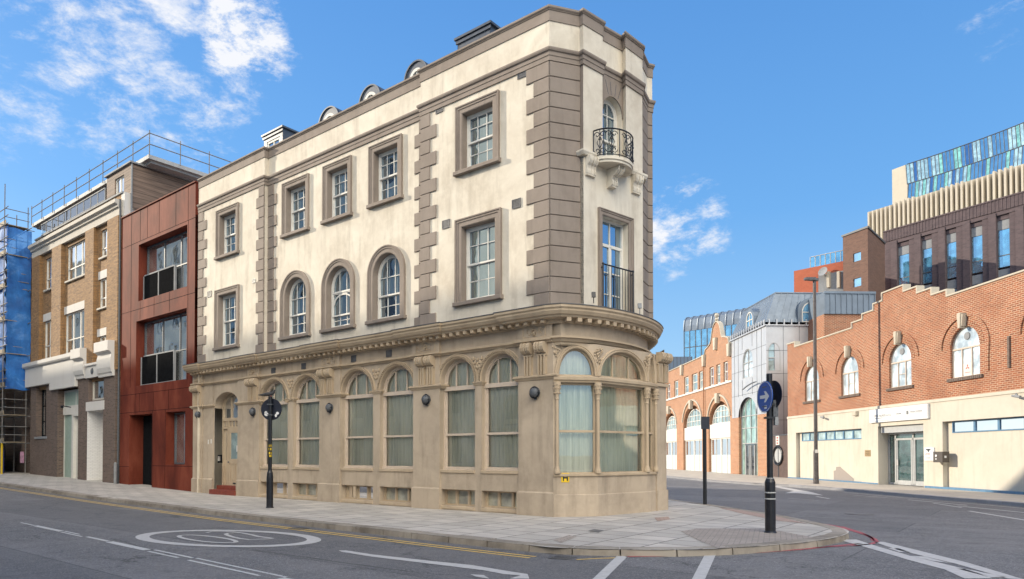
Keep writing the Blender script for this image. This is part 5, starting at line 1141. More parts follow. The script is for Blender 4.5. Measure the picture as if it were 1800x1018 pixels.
# ============================================================ RED BRICK BUILDING ON THE RIGHT
RR = thing('red_brick_building', 'orange red brick building with stepped parapet and cream painted ground floor on the right', 'building', FR.w(30, -5, 0))
WC = [24.42, 28.98, 33.54, 38.16, 42.5, 19.9, 15.4, 10.9]
whole = [archpoly(c-.9, c+.9, 5.08, 6.43, .9, 20) for c in WC]
top = [(8, 8.9), (30.07, 8.9), (30.07, 9.2), (31.1, 9.2), (31.1, 9.54), (32.15, 9.54), (32.15, 9.87), (33.18, 9.87), (33.18, 10.2), (34.92, 10.2), (34.92, 9.8), (35.7, 9.8), (35.7, 9.46), (36.75, 9.46), (36.75, 9.17), (37.8, 9.17), (37.8, 8.88), (44.72, 8.88), (44.72, 9.21), (45.8, 9.21)]
m = MB(); m.panel(FR, [(8, 4.2)]+[(45.8, 4.2)]+top[::-1], whole, 0, .16)
m.panel(FR, top+[(45.8, 8.0), (8, 8.0)], [], -.3); m.box(FR, 45.799, 45.8, -12, 0, -.1, 9.1); m.box(FR, 8, 8.01, -12, 0, -.1, 8.9); m.build('brick_wall', M['rbrick'], RR)
MB().box(FR, 8.1, 45.7, -12, -.5, 8.3, 8.5).build('roof', M['roofgrey'], RR)
MB().ring(FR, top, [(.0, -.34), (.07, -.34), (.07, .06), (.0, .06), (-.02, 0)]).build('parapet_coping', M['conc'], RR)
for i, c in enumerate(WC):
    if i < 5:
        m = MB(); hp_ = [(c+1.42*cos(pi*j/22), 6.46+1.30*sin(pi*j/22)) for j in range(23)]
        if i == 1: hp_ = [(c-1.36, 5.2)]+[(c-1.36, 5.8)]+hp_[::-1]; hp_ = hp_[::-1]
        m.ring(FR, hp_[::-1], [(0, .0), (0, .06), (.07, .06), (.07, .0)]); m.build('hood_mould', M['rbrick'], RR)
        m = MB()   # voussoir ring, bricks on end
        for j in range(26):
            a0 = pi*j/26+.01; a1 = pi*(j+1)/26-.01
            m.prism(FR, [(c+.9*cos(a0), 6.43+.9*sin(a0)), (c+1.16*cos(a0), 6.43+1.14*sin(a0)), (c+1.16*cos(a1), 6.43+1.14*sin(a1)), (c+.9*cos(a1), 6.43+.9*sin(a1))], -.02, .014)
        m.build('arch_bricks', M['rbrick'], RR)
        m = MB(); m.prism(FR, [(c-.11, 7.32), (c+.11, 7.32), (c+.19, 7.84), (c-.19, 7.84)], 0, .22); m.prism(FR, [(c-.06, 7.25), (c+.06, 7.25), (c+.10, 7.92), (c-.10, 7.92)], 0, .27); m.build('keystone', M['conc'], RR)
    m = MB(); s = c-1.08
    while s < c+1.05: m.bev(FR, s, s+.1, -.12, .09, 4.93, 5.075, .008); s += .113
    m.build('brick_sill', M['dbrick'], RR)
    m = MB(); D = -.12; m.ring(FR, whole[i], [(0, D-.04), (0, D+.02), (.05, D+.02), (.05, D-.04)], True); m.box(FR, c-.87, c+.87, D-.03, D+.03, 6.34, 6.41)
    for q in (-.3, .3): m.box(FR, c+q-.025, c+q+.025, D-.03, D+.025, 5.1, 6.38)
    if i != 1: m.box(FR, c-.3, c+.3, D-.03, D+.02, 5.72, 5.75)
    wo = m.build('arched_window', M['pink'], RR); MB().panel(FR, whole[i], [], D-.02).build('pane', M['blind'], wo)
    if i in (1, 2):
        m = MB(); m.lathe(FR.w(c, D-.015, 6.9), FR.N, [(.17, 0), (.17, .03), (.13, .035)], 18); m.build('round_vent', M['greymetal'], wo)
    if i == 1:
        m = MB()
        m.quad(*[FR.w(s, D-.01, h) for s, h in rect(c-.26, c+.26, 5.16, 5.68)]); po = m.build('notice', M['whitest'], wo)
        m = MB()
        for a in (pi/2, pi/2+2*pi/3, pi/2+4*pi/3): m.add([FR.w(c, D-.005, 5.50), FR.w(c+.07*cos(a)-.035*sin(a), D-.005, 5.50+.07*sin(a)+.035*cos(a)), FR.w(c+.14*cos(a), D-.005, 5.50+.14*sin(a)), FR.w(c+.07*cos(a)+.035*sin(a), D-.005, 5.50+.07*sin(a)-.035*cos(a))], [(0, 1, 2, 3)])
        m.box(FR, c-.17, c+.17, D-.006, D-.004, 5.26, 5.28); m.build('red_emblem', M['redpaint'], po)
m = MB(); m.box(FR, 26.4, 26.5, 0, .07, 5.15, 6.45); m.build('downpipe_stub', M['dbrick'], RR)
# cream ground floor
m = MB()
outer = [(8, -.12), (31.75, -.12), (31.75, 3.12), (35.42, 3.12), (35.42, -.12), (45.8, -.12), (45.8, 4.2), (8, 4.2)]
m.panel(FR, outer, [rect(36.95, 44.6, .02, 3.08), rect(17.6, 30.42, .02, 3.14), rect(9, 15, .02, 3.14)], .03, .3)
m.panel(FR, rect(36.9, 44.65, -.12, 3.1), [rect(37.16, 44.2, 2.5, 3.04)], -.20, .05); m.panel(FR, rect(17.5, 30.45, -.12, 3.2), [rect(17.7, 30.05, 2.6, 3.12)], -.20, .05); m.panel(FR, rect(9, 15, -.12, 3.2), [], -.2)
m.box(FR, 31.75, 31.751, -.8, .03, -.1, 3.12); m.box(FR, 35.419, 35.42, -.8, .03, -.1, 3.12); m.box(FR, 31.75, 35.42, -.8, .03, 3.119, 3.12)
m.build('painted_ground_floor', M['creamR'], RR)
MB().box(FR, 8, 45.8, .0, .07, 4.08, 4.22).build('plaster_band', M['creamR'], RR)
MB().box(FR, 8, 31.7, -.19, .045, -.1, .10).box(FR, 35.45, 45.8, -.19, .045, -.1, .07).build('blue_plinth', M['bluep'], RR)
m = MB(); 
for (a, b, z0, z1, n) in ((37.16, 44.2, 2.5, 3.04, 7), (17.7, 30.05, 2.6, 3.12, 9)):
    f = MB(); f.ring(FR, rect(a, b, z0, z1), [(0, -.24), (0, -.17), (.05, -.17), (.05, -.24)], True)
    for j in range(1, n): x = a+(b-a)*j/n; f.box(FR, x-.06, x+.06, -.24, -.18, z0, z1)
    wo = f.build('window_strip', M['bluep'], RR); MB().quad(*[FR.w(s, -.22, h) for s, h in rect(a, b, z0, z1)]).build('pane', M['blind2'], wo)
# entrance
m = MB(); D = -.55; m.ring(FR, rect(31.75, 35.4, .03, 2.76), [(0, D-.06), (0, D+.03), (.09, D+.03), (.09, D-.06)], True)
for x in (32.05, 33.35, 34.78): m.box(FR, x-.05, x+.05, D-.05, D+.03, .03, 2.74)
m.box(FR, 31.8, 34.8, D-.05, D+.03, 2.36, 2.46); m.box(FR, 32.1, 34.75, D-.05, D+.02, .03, .26)
for x in (33.22, 33.48, 34.64, 32.2): m.box(FR, x-.04, x+.04, D-.04, D+.03, .03, 2.36)
eo = m.build('entrance_doors', M['alu'], RR); MB().panel(FR, rect(31.8, 35.38, .05, 2.74), [], D-.02).build('pane', M['doorgl'], eo)
MB().box(FR, 31.76, 35.41, -.5, -.12, 2.76, 3.11).build('shutter_box', M['alu'], RR)
m = MB(); m.box(FR, 34.55, 34.62, D+.03, D+.07, 1.05, 1.35); m.box(FR, 32.2, 32.27, D+.03, D+.07, 1.05, 1.35); m.build('handle', M['whitest'], eo)
# name board with small grey lettering
sb = thing('shop_sign', 'long white name board with small grey lettering above the glazed entrance doors', 'sign', FR.w(33.65, .03, 3.33))
MB().bev(FR, 31.27, 36.0, .03, .15, 3.33, 4.05, .01).build('board', M['signw'], sb)
def txt(body, fr, s, h, e, size, mat, parent, flip=True, bold=0):
    """real letter shapes as a flat mesh standing on the board; fr.T points away, so letters run against s"""
    cu = bpy.data.curves.new('lettering', 'FONT'); cu.body = body; cu.size = size; cu.extrude = .002; cu.offset = bold; cu.align_x = 'LEFT'
    ob = bpy.data.objects.new('tmp', cu); COL.objects.link(ob); dg = bpy.context.evaluated_depsgraph_get(); me = bpy.data.meshes.new_from_object(ob.evaluated_get(dg)); bpy.data.objects.remove(ob); 
    off = rootloc(parent); sg = -1 if flip else 1
    for v in me.vertices: v.co = fr.w(s+sg*v.co.x, e+.003+v.co.z, h+v.co.y)-off
    me.name = 'lettering'; me.materials.clear(); me.materials.append(mat); o = bpy.data.objects.new('lettering', me); COL.objects.link(o); o.parent = parent; return o
txt('STHE NURSES & CO', FR, 35.55, 3.62, .15, .17, M['inkgrey'], sb); txt('CITY OF LONDON OFFICE', FR, 35.5, 3.53, .15, .06, M['inkgrey'], sb); txt('Danube', FR, 33.65, 3.66, .15, .13, M['inkgrey'], sb)
txt('HOLIDAY INTERIOR', FR, 32.55, 3.70, .15, .10, M['inkgrey'], sb)
m = MB(); m.box(FR, 34.0, 35.5, .152, .155, 3.40, 3.415); m.box(FR, 31.5, 32.6, .152, .155, 3.66, 3.67); m.box(FR, 32.68, 32.84, .152, .155, 3.62, 3.80); m.box(FR, 33.0, 33.01, .152, .153, 3.35, 4.0); m.build('lines', M['inkgrey'], sb)
sb2 = thing('wall_sign', 'small white sign with dark emblem and red lettering right of the glazed entrance', 'sign', FR.w(31.28, .03, 1.31))
MB().bev(FR, 30.95, 31.62, .03, .09, 1.31, 1.94, .006).build('board', M['signw'], sb2); m = MB()
c = FR.w(31.32, .095, 1.80)
for i, (dx, dz) in enumerate(((0, .05), (0, 0), (0, -.05), (.07, .03), (-.07, .03), (.12, .05), (-.12, .05))): m.obox(c+FR.T*dx+Vector((0, 0, dz)), FR.T*.03, FR.N*.003, Vector((0, 0, .03)))
m.build('emblem', M['black'], sb2); txt('LIFETIME', FR, 31.55, 1.60, .09, .09, M['redpaint'], sb2); txt('01 CLINIC', FR, 31.5, 1.42, .09, .07, M['inkgrey'], sb2)
sb3 = MB().bev(FR, 36.1, 36.63, .03, .05, 1.51, 1.86, .004).build('brass_plate', M['brass'], None, label='small brown engraved plate on the cream wall left of the glazed entrance', category='plaque'); 
m = MB(); rnd = random.Random(2)
for i in range(3):
    for j in range(4): m.box(FR, 36.18+j*.105, 36.18+j*.105+rnd.uniform(.04, .085), .05, .053, 1.57+i*.095, 1.61+i*.095)
recentre(sb3); m.build('engraving', M['inkbrown'], sb3)
bx = thing('meter_box', 'brown metal box with two white labels on the cream wall right of the entrance', 'box', FR.w(30.3, .1, 1.24))
MB().bev(FR, 29.98, 30.62, .03, .36, 1.24, 1.74, .01).build('case', M['boxbrown'], bx); m = MB(); m.lathe(FR.w(30.42, .36, 1.55), FR.N, [(.06, 0), (.06, .005), (0, .006)], 12); m.lathe(FR.w(30.42, .36, 1.40), FR.N, [(.04, 0), (.04, .005), (0, .006)], 12); m.obox(FR.w(29.978, .22, 1.5), FR.T*.003, FR.N*.05, Vector((0, 0, .05))); m.build('label_disc', M['signw'], bx)
def camera_on_wall(s, h, label):
    m = MB(); m.lathe(FR.w(s, .03, h), FR.N, [(.07, 0), (.07, .03), (0, .035)], 10); m.tube([FR.w(s, .05, h), FR.w(s-.15, .25, h-.05)], .02, 6); m.tube([FR.w(s-.05, .25, h-.03), FR.w(s-.5, .30, h-.12)], [.05, .06], 8); tagmesh(m, 'security_camera', M['greymetal'], label, 'security camera', 'cameras on the cream wall')
camera_on_wall(41.0, 3.97, 'small grey security camera above the left window strip of the cream wall'); camera_on_wall(26.1, 4.0, 'small grey security camera on the cream wall at the right edge')
m = MB().bev(FR, 37.25, 37.6, .03, .2, 3.82, 4.06, .03); tagmesh(m, 'alarm_box', M['conc'], 'small cream alarm box on the wall left of the white name board', 'alarm box')
m = MB(); pts = [(40.3, .0), (40.3, .62), (40.05, .66), (40.02, .86), (39.55, .88), (39.4, .78), (38.15, .22), (38.15, .0)]; m.prism(FR, pts, -.19, -.186); m.build('wall_shadow_patch', M['wallshade'], RR)  # cast shadow low on the wall, painted as a flat stepped shape
# ============================================================ GATE
gt = thing('gate', 'tall slatted brown gate with a large oval ring beside the silver building', 'gate', FA.w(44.1, 0, 0))
m = MB(); s = 42.95
while s < 45.95: m.box(FA, s, s+.09, -.05, -.02, .05, 2.85); s += .125
m.box(FA, 42.9, 46.0, -.08, -.05, .0, 2.9); m.build('slats', M['gatebr'], gt)
m = MB(); m.ring(FA, rect(42.9, 46.0, .02, 2.92)[::-1], [(0, -.06), (0, .02), (-.06, .02), (-.06, -.06)], True); m.box(FA, 44.4, 44.46, -.03, .02, .05, 2.88); m.build('frame', M['lampgrey'], gt)
m = MB(); c = (44.45, 1.55); pp = [FA.w(c[0]+.72*cos(2*pi*i/32), .04, c[1]+.62*sin(2*pi*i/32)) for i in range(33)]; m.tube(pp, .055, 8); pp = [FA.w(c[0]+.60*cos(2*pi*i/32), .04, c[1]+.52*sin(2*pi*i/32)) for i in range(33)]; m.tube(pp, .03, 8); m.build('oval_ring', M['black'], gt)
m = MB(); m.panel(FA, [(c[0]+.56*cos(2*pi*i/28), c[1]+.48*sin(2*pi*i/28)) for i in range(28)], [], -.0); m.build('oval_panel', M['alu'], gt)
m = MB().box(FA, 44.2, 44.7, -.02, .05, 2.25, 2.85); m.build('notice_plate', M['whitest'], gt); m = MB()
for i in range(3): m.box(FA, 44.33, 44.57, .05, .055, 2.32+.18*i, 2.42+.18*i)
m.build('lettering', M['redpaint'], gt)
# ============================================================ SILVER BUILDING
SV = thing('silver_clad_building', 'silver metal clad building with tall glazed arch and zinc mansard roof', 'building', FA.w(50, -4, 0))
s0, s1 = 46.15, 52.7
aw = archpoly(47.8, 51.35, .02, 4.4, 1.45, 22); a1 = archpoly(48.55, 50.45, 7.28, 8.5, .92, 16); 
m = MB(); m.panel(FA, [(47.8, 4.45)]+[(s0, 4.45), (s0, 10.55), (s1, 10.55), (s1, 4.45), (51.35, 4.45)]+[(49.575+1.775*cos(pi-pi*i/22) if True else 0, 4.4+1.45*sin(pi*i/22)) for i in range(22, -1, -1)][::-1] if False else [(s0, 4.45), (47.8, 4.45)]+[(49.575-1.775*cos(pi*i/22), 4.4+1.45*sin(pi*i/22)) for i in range(0, 23)]+[(51.35, 4.45), (s1, 4.45), (s1, 10.55), (s0, 10.55)], [a1], .04, .15)
se = FrS(FA.w(s0, .04, 0), -FA.N, -FA.T)   # end wall facing the camera
ew = archpoly(.10, 1.0, 7.35, 8.6, .75, 14); m.panel(se, rect(0, 2.35, .0, 10.55), [ew], 0, .12); m.box(FA, s0+.01, s1, -9, -.6, 0, 10.5) ; m.build('metal_cladding', M['silver'], SV)
m = MB()
for s in (46.95, 47.75, 48.6, 50.5, 51.3, 52.1): m.box(FA, s-.012, s+.012, .035, .055, 4.5 if not 47.8 < s < 51.35 else 6.0, 7.2 if 48.5 < s < 50.6 else 10.5); m.box(FA, s-.012, s+.012, .035, .055, 9.5, 10.5)
for h in (6.1, 7.9, 9.2): m.box(FA, s0, s1, .035, .05, h-.01, h+.01)
for s in (1.2, 2.33): m.box(se, s-.012, s+.012, -.01, .012, 0, 10.5)
for h in (4.0, 5.6, 7.2, 8.8): m.box(se, 0, 2.35, -.01, .01, h-.012, h+.012)
m.build('cladding_seams', M['lampgrey'], SV)
m = MB(); m.box(FA, s0, 47.8, -.2, .02, -.1, 4.45); m.build('brick_pier', M['obrick'], SV); MB().box(FA, 51.35, s1, -.2, .02, -.1, 4.45).build('brick_pier', M['obrick'], SV)
m = MB(); ar = [(47.8, .02), (51.35, .02)]+[(49.575+1.775*cos(pi*i/22), 4.4+1.45*sin(pi*i/22)) for i in range(23)]; m.ring(FA, ar, [(0, -.3), (0, -.2), (.08, -.2), (.08, -.3)], True)
for x in (48.6, 49.55, 50.55): m.box(FA, x-.03, x+.03, -.28, -.2, .02, 5.7)
for z in (2.45, 3.6, 4.5): m.box(FA, 47.85, 51.3, -.28, -.2, z-.03, z+.03)
ao = m.build('arched_glazing', M['alu'], SV); MB().panel(FA, ar, [], -.26).build('pane', M['greengl'], ao); m = MB(); m.box(FA, 48.6, 50.55, -.24, -.16, .02, 2.4); m.build('door_leaves', M['dkglass'], ao)
m = MB(); 
for x in (48.62, 49.3, 49.6, 50.3): m.box(FA, x, x+.09, -.16, -.1, .1, 2.3)
m.build('door_stiles', M['alu'], ao)
f = MB(); f.ring(FA, a1, [(0, -.1), (0, .0), (.06, .0), (.06, -.1)], True); f.box(FA, 49.47, 49.53, -.1, -.02, 7.3, 9.3); f.box(FA, 48.6, 50.4, -.1, -.02, 8.4, 8.46); fo = f.build('arched_window', M['alu'], SV); MB().panel(FA, a1, [], -.08).build('pane', M['blind'], fo)
f = MB(); f.ring(se, ew, [(0, -.1), (0, .0), (.06, .0), (.06, -.1)], True); f.box(se, .1, 1.0, -.1, -.02, 8.25, 8.33); fo = f.build('arched_window', M['alu'], SV); MB().panel(se, ew, [], -.08).build('pane', M['blind2'], fo)
# street lamp shadow on the front, modelled as a slim dark arc
m = MB(); m.tube([FA.w(47.2+2.6*q/8, .35+.0*q, 6.75-.35*(q/8)**2) for q in range(9)], [.03]+[.05]*7+[.03], 6); m.build('lamp_shadow_arc', M['lampgrey'], SV)
# mansard
A_ = [FA.w(s1+.1, .08, 10.75), FA.w(s0-.05, .08, 10.75), FA.w(s0-.05, -7.5, 10.75), FA.w(s1+.1, -7.5, 10.75)]
T_ = [FA.w(s1-.1, -1.05, 12.95), FA.w(s0+.75, -1.05, 12.95), FA.w(s0+.75, -7.5, 12.95), FA.w(s1-.1, -7.5, 12.95)]
m = MB(); m.add(A_+T_, [(0, 1, 5, 4), (1, 2, 6, 5), (4, 5, 6, 7), (0, 4, 7, 3), (3, 2, 6, 7)]); m.build('mansard_roof', M['zinc'], SV)
m = MB()
def seamline(a, b, n, c, d):
    for i in range(n+1): p = a.lerp(b, i/n); q = c.lerp(d, i/n); m.tube([p, q], .035, 4)
seamline(A_[0], A_[1], 13, T_[0], T_[1]); seamline(A_[1], A_[2], 14, T_[1], T_[2]); m.tube([T_[0], T_[1], T_[2]], .08, 6); m.build('roof_seams', M['zinc'], SV)
m = MB(); m.box(FA, s0-.1, s1+.15, 0, .18, 10.5, 10.58); m.box(se, -.1, 8, -.1, .12, 10.5, 10.58)
for i in range(15): s = s0+.2+i*.45; m.box(FA, s-.05, s+.05, .03, .14, 10.58, 10.95)
for i in range(14): s = .2+i*.52; m.box(se, s-.04, s+.04, -.02, .1, 10.58, 10.95)
m.build('eaves', M['silver'], SV)
def arcdorm(fr, c, h0, w_, hs_, e0, e1, ):
    m = MB(); o_ = archpoly(c-w_, c+w_, h0, hs_, w_, 16); i_ = archpoly(c-w_*.72, c+w_*.72, h0, hs_, w_*.72, 16); m.panel(fr, o_, [i_], e1, .1); k = len(o_)
    m.add([fr.w(s, e1, z) for s, z in o_]+[fr.w(s, e0, z) for s, z in o_], [(i, (i+1) % k, k+(i+1) % k, k+i) for i in range(k)]); o = m.build('dormer', M['zinc'], SV)
    f = MB(); f.ring(fr, i_, [(0, e1-.08), (0, e1+.01), (.07, e1+.01), (.07, e1-.08)], True); f.box(fr, c-.03, c+.03, e1-.07, e1, h0, hs_+w_*.7); f.box(fr, c-w_*.7, c+w_*.7, e1-.07, e1, hs_-.04, hs_+.02); f.build('dormer_window', M['white'], o); MB().panel(fr, i_, [], e1-.05).build('pane', M['blueglass'], o)
arcdorm(FA, 49.3, 10.8, .85, 11.5, -1.3, -.05); arcdorm(se, 3.2, 10.75, 1.0, 11.45, -1.4, .1)
# brick flank behind
FLK = thing('brick_flank_building', 'plain red brick side wall with grey zinc box on top behind the stepped brick building', 'building', se.w(6, -.5, 0))
MB().panel(se, rect(2.36, 9.0, 0, 10.5), [], -.06).box(se, 2.4, 9, -8, -.1, 0, 10.4).build('brick_wall', M['rbrick'], FLK)
m = MB(); a, b = se.px(1450, 520, 2.5)[0], se.px(1538, 520, 2.5)[0]; zt = se.px(1500, 515, 2.5)[1]; zb = se.px(1500, 553, 2.5)[1]
m.box(se, a, b, -3, 2.5, zb, zt); 
FLz = m.build('zinc_box', M['zinc'], FLK); m = MB()
for i in range(10): s = a+(b-a)*i/9; m.box(se, s-.03, s+.03, 2.5, 2.55, zb, zt)
m.box(se, a-.05, b+.05, 2.45, 2.58, zt-.1, zt+.05); m.build('seams', M['zinc'], FLz); MB().box(se, a, b+3, -3, 2.4, 8, zb).build('brick_base', M['rbrick'], FLK)
# ============================================================ ARCHED BRICK BUILDING
AB = thing('arched_brick_building', 'warm brick building with curved gable, small sash windows and big shop arches', 'building', FA.w(66, -4, 0))
sw = [(70.55, 71.8), (67.6, 69.0), (64.1, 65.55), (61.4, 63.1), (59.85, 61.0), (57.05, 58.1), (55.4, 56.36), (53.72, 54.65), (73.5, 74.7), (76.2, 77.4), (79, 80.2)]
gx = 56.3; gab = [(52.75, 10.3), (80, 10.3), (80, 4.6), (52.75, 4.6)]
gtop = [(52.75, 10.35), (53.3, 10.4), (53.5, 10.9), (54.3, 11.15), (55.0, 11.2), (55.25, 11.9), (55.6, 12.5), (56.3, 12.8), (57.0, 12.5), (57.35, 11.9), (57.6, 11.2), (58.3, 10.95), (59.1, 10.8), (59.3, 10.35), (80, 10.35)]
gtop = [gtop[0], gtop[1]]+[tuple(v) for v in smoothp(gtop[2:-2], 2)]+gtop[-2:]
BA = [(53.2, 58.4), (60.2, 65.9), (68.2, 73.2), (75.2, 80)]
m = MB(); oo = []
bots = [(80.0, -.1)]
outline = list(gtop)+[(80, -.1)]
for (a, b) in BA[::-1][1:]:
    c = (a+b)/2; r = (b-a)/2; outline += [(b, -.1), (b, 4.2)]+[(c+r*cos(pi*i/18), 4.2+r*.72*sin(pi*i/18)) for i in range(1, 18)]+[(a, 4.2), (a, -.1)]
outline += [(52.75, -.1)]
m.panel(FA, outline, [rect(a, b, 7.5, 9.13) for a, b in sw], 0, .22)
for (a, b) in BA[:3]:
    c = (a+b)/2; r = (b-a)/2; lp = [(b, -.1), (b, 4.2)]+[(c+r*cos(pi*i/18), 4.2+r*.72*sin(pi*i/18)) for i in range(1, 18)]+[(a, 4.2), (a, -.1)]; k = len(lp)
    m.add([FA.w(s, 0, h) for s, h in lp]+[FA.w(s, -.4, h) for s, h in lp], [(i, i+1, k+i+1, k+i) for i in range(k-1)])
m.box(FA, 52.8, 80, -8, -.6, -.1, 10.2); m.build('brick_wall', M['obrick'], AB)
MB().ring(FA, gtop, [(.0, -.3), (.08, -.3), (.08, .08), (.0, .08)]).build('coping', M['conc'], AB)
m = MB(); m.lathe(FA.w(56.3, -.05, 12.8), (0, 0, 1), [(.12, 0), (.2, .15), (.1, .3), (.22, .5), (.15, .7), (0, .75)], 8); m.build('finial', M['conc'], AB)
for (s, h) in ((56.3, 10.9), (53.1, 9.9), (59.3, 9.9), (66, 9.9)): MB().prism(FA, [(s-.18, h-.5), (s+.18, h-.5), (s+.28, h+.5), (s-.28, h+.5)], 0, .25).build('stone_drop', M['conc'], AB)
MB().box(FA, 52.75, 80, 0, .1, 7.33, 7.48).build('sill_course', M['whitest'], AB)
for a, b in sw:
    f = MB(); f.ring(FA, rect(a, b, 7.5, 9.13), [(0, -.2), (0, -.12), (.12, -.12), (.12, -.2)], True); f.box(FA, a, b, -.2, -.12, 8.28, 8.36); fo = f.build('sash_window', M['white'], AB); MB().quad(*[FA.w(s, -.17, h) for s, h in rect(a, b, 7.5, 9.13)]).build('pane', M['blind2'], fo)
for i, (a, b) in enumerate(BA[:3]):
    c = (a+b)/2; r = (b-a)/2-.35; ah = r*.72*2/2+.25
    o_ = [(c-r, 4.2), (c+r, 4.2)]+[(c+r*cos(pi*j/18), 4.25+r*.66*sin(pi*j/18)) for j in range(19)]
    f = MB(); f.ring(FA, o_, [(0, -.35), (0, -.25), (.08, -.25), (.08, -.35)], True)
    for j in range(1, 6): x = c-r+2*r*j/6; hh = 4.25+r*.66*sqrt(max(0, 1-((x-c)/r)**2)); f.box(FA, x-.03, x+.03, -.35, -.27, 4.2, hh)
    for z in (4.75, 5.25): q = r*sqrt(max(0, 1-((z-4.25)/(r*.66))**2)); f.box(FA, c-q, c+q, -.35, -.27, z-.03, z+.03)
    fo = f.build('arched_window', M['white'], AB); MB().panel(FA, o_, [], -.32).build('pane', M['blind2'], fo)
    MB().box(FA, a+.02, b-.02, -.38, -.12, 3.0, 4.2).build('fascia', M['whitest'], AB)
    f = MB(); f.ring(FA, rect(a+.1, b-.1, .02, 2.98), [(0, -.3), (0, -.2), (.08, -.2), (.08, -.3)], True); f.box(FA, c-.1, c+.1, -.3, -.18, 0, 3)
    for q in (.25, .75): x = a+(b-a)*q; f.box(FA, x-.03, x+.03, -.3, -.2, 0, 3)
    fo = f.build('shopfront', M['white'], AB); MB().quad(*[FA.w(s, -.25, h) for s, h in rect(a+.1, b-.1, .02, 2.98)]).build('pane', M['greengl'], fo); MB().quad(*[FA.w(s, -.24, h) for s, h in rect(a+.15, b-.15, .05, 1.6)]).build('frosted_film', M['film'], fo)
    MB().ring(FA, [(c+(r+.45)*cos(pi*j/20), 4.4+(r*.74+.4)*sin(pi*j/20)) for j in range(1, 20)][::-1], [(0, 0), (0, .12), (.14, .12), (.14, 0)]).build('hood_mould', M['conc'], AB)
    MB().prism(FA, [(c-.2, 5.9), (c+.2, 5.9), (c+.32, 6.7), (c-.32, 6.7)], 0, .3).build('keystone', M['conc'], AB)
m = MB(); m.tube([FA.w(59.3, .15, .1), FA.w(59.3, .15, 10)], .06, 6); m.build('drainpipe', M['obrick'], AB)
# ============================================================ POSTS
def lathe_post(name, P, prof, mat, parent): return MB().lathe(P, (0, 0, 1), prof, 16).build(name, mat, parent)
# post with the round sign seen from behind
P = G(474, 892); sc = (P-Vector((0, 0, 0))).y/1200
o1 = thing('sign_post', 'black post with yellow tape and the back of a round road sign', 'road sign', P)
def hz(y, P=None): return CH+(CY+20.8-y)*P.y/1200*1.0
lathe_post('base_tube', P, [(.115, 0), (.115, .02), (.10, .04), (.10, hz(838, P)), (.085, hz(831, P)), (.062, hz(827, P))], M['blackpost'], o1)
lathe_post('pole', P, [(.058, hz(832, P)), (.056, hz(697, P)), (0, hz(696, P))], M['blackpost'], o1)
m = MB(); c = Vector((P.x, P.y+.09, hz(719, P))); R_ = .335; m.lathe(c, (.12, 1, 0), [(0, 0), (R_, 0), (R_, .012), (0, .013)], 36); so = m.build('round_sign_back', M['navyback'], o1)
m = MB(); m.box(WD, P.x-.075, P.x+.075, -P.y-.11, -P.y+.07, c.z+.13, c.z+.16); m.box(WD, P.x-.075, P.x+.075, -P.y-.11, -P.y+.07, c.z-.19, c.z-.16); m.build('clamp', M['lampgrey'], so)
m = MB()
for (dx, dz, sx, sz) in ((-.15, -.15, .07, .055), (-.17, -.10, .045, .05), (.15, -.19, .035, .05), (.20, -.12, .05, .045)):
    q = Vector((c.x+dx, c.y-.012-.12*dx, c.z+dz)); m = MB(); m.add([q+Vector((sx*cos(a), -.12*sx*cos(a), sz*sin(a))) for a in [j*pi/5 for j in range(10)]], [tuple(range(10))]); m.build('sticker', M['signw'], so)
m = MB(); z = hz(783, P); rnd = random.Random(8)
for i in range(8):
    a = -pi/2+rnd.uniform(-1.2, 1.2); zz = z+rnd.uniform(-.15, .16)
for j, zz in enumerate((hz(783, P), hz(789, P), hz(796, P), hz(801, P))):
    for a0 in (-2.5+.3*j % 1, -1.5+.2*(j % 2), -.7): m.add([P+Vector((cos(a0+da)*.0595, sin(a0+da)*.0595, zz-P.z+dh)) for dh in (-.035, .03) for da in (0, .2, .4)], [(0, 1, 4, 3), (1, 2, 5, 4)])
m.build('yellow_tape', M['yellow'], o1)
# pigeon-like bird perched on it
bd = Vector((P.x-.13, P.y+.03, hz(697, P)+.07))
def skinbody(name, verts, edges, radii, mat, parent=None, lvl=2):
    me = bpy.data.meshes.new(name); off = rootloc(parent) if parent else Vector((0, 0, 0)); me.from_pydata([tuple(Vector(v)-off) for v in verts], edges, []); ob = bpy.data.objects.new(name, me); COL.objects.link(ob)
    sk = ob.modifiers.new('skin', 'SKIN'); 
    for i, r in enumerate(radii): me.skin_vertices[0].data[i].radius = (r, r) if not isinstance(r, tuple) else r
    me.skin_vertices[0].data[0].use_root = True; su = ob.modifiers.new('sub', 'SUBSURF'); su.levels = lvl; su.render_levels = lvl
    dg = bpy.context.evaluated_depsgraph_get(); m2 = bpy.data.meshes.new_from_object(ob.evaluated_get(dg)); bpy.data.objects.remove(ob); m2.name = name
    for p in m2.polygons: p.use_smooth = True
    m2.materials.clear(); m2.materials.append(mat); o = bpy.data.objects.new(name, m2); COL.objects.link(o)
    if parent: o.parent = parent
    return o
bx_ = P.x+.02; bz = hz(697, P)
vs = [(bx_-.02, P.y, bz+.085), (bx_+.06, P.y, bz+.11), (bx_+.095, P.y, bz+.165), (bx_+.11, P.y-.01, bz+.205), (bx_+.15, P.y-.01, bz+.20), (bx_-.13, P.y, bz+.075), (bx_-.24, P.y, bz+.06), (bx_-.40, P.y, bz+.05)]
bo_ = skinbody('bird', vs, [(0, 1), (1, 2), (2, 3), (3, 4), (0, 5), (5, 6), (6, 7)], [.062, .055, .034, .033, .008, .062, .045, (.028, .010)], M['birdgrey'])
bo_['label'] = 'dark grey bird perched on top of the round road sign post'; bo_['category'] = 'bird'
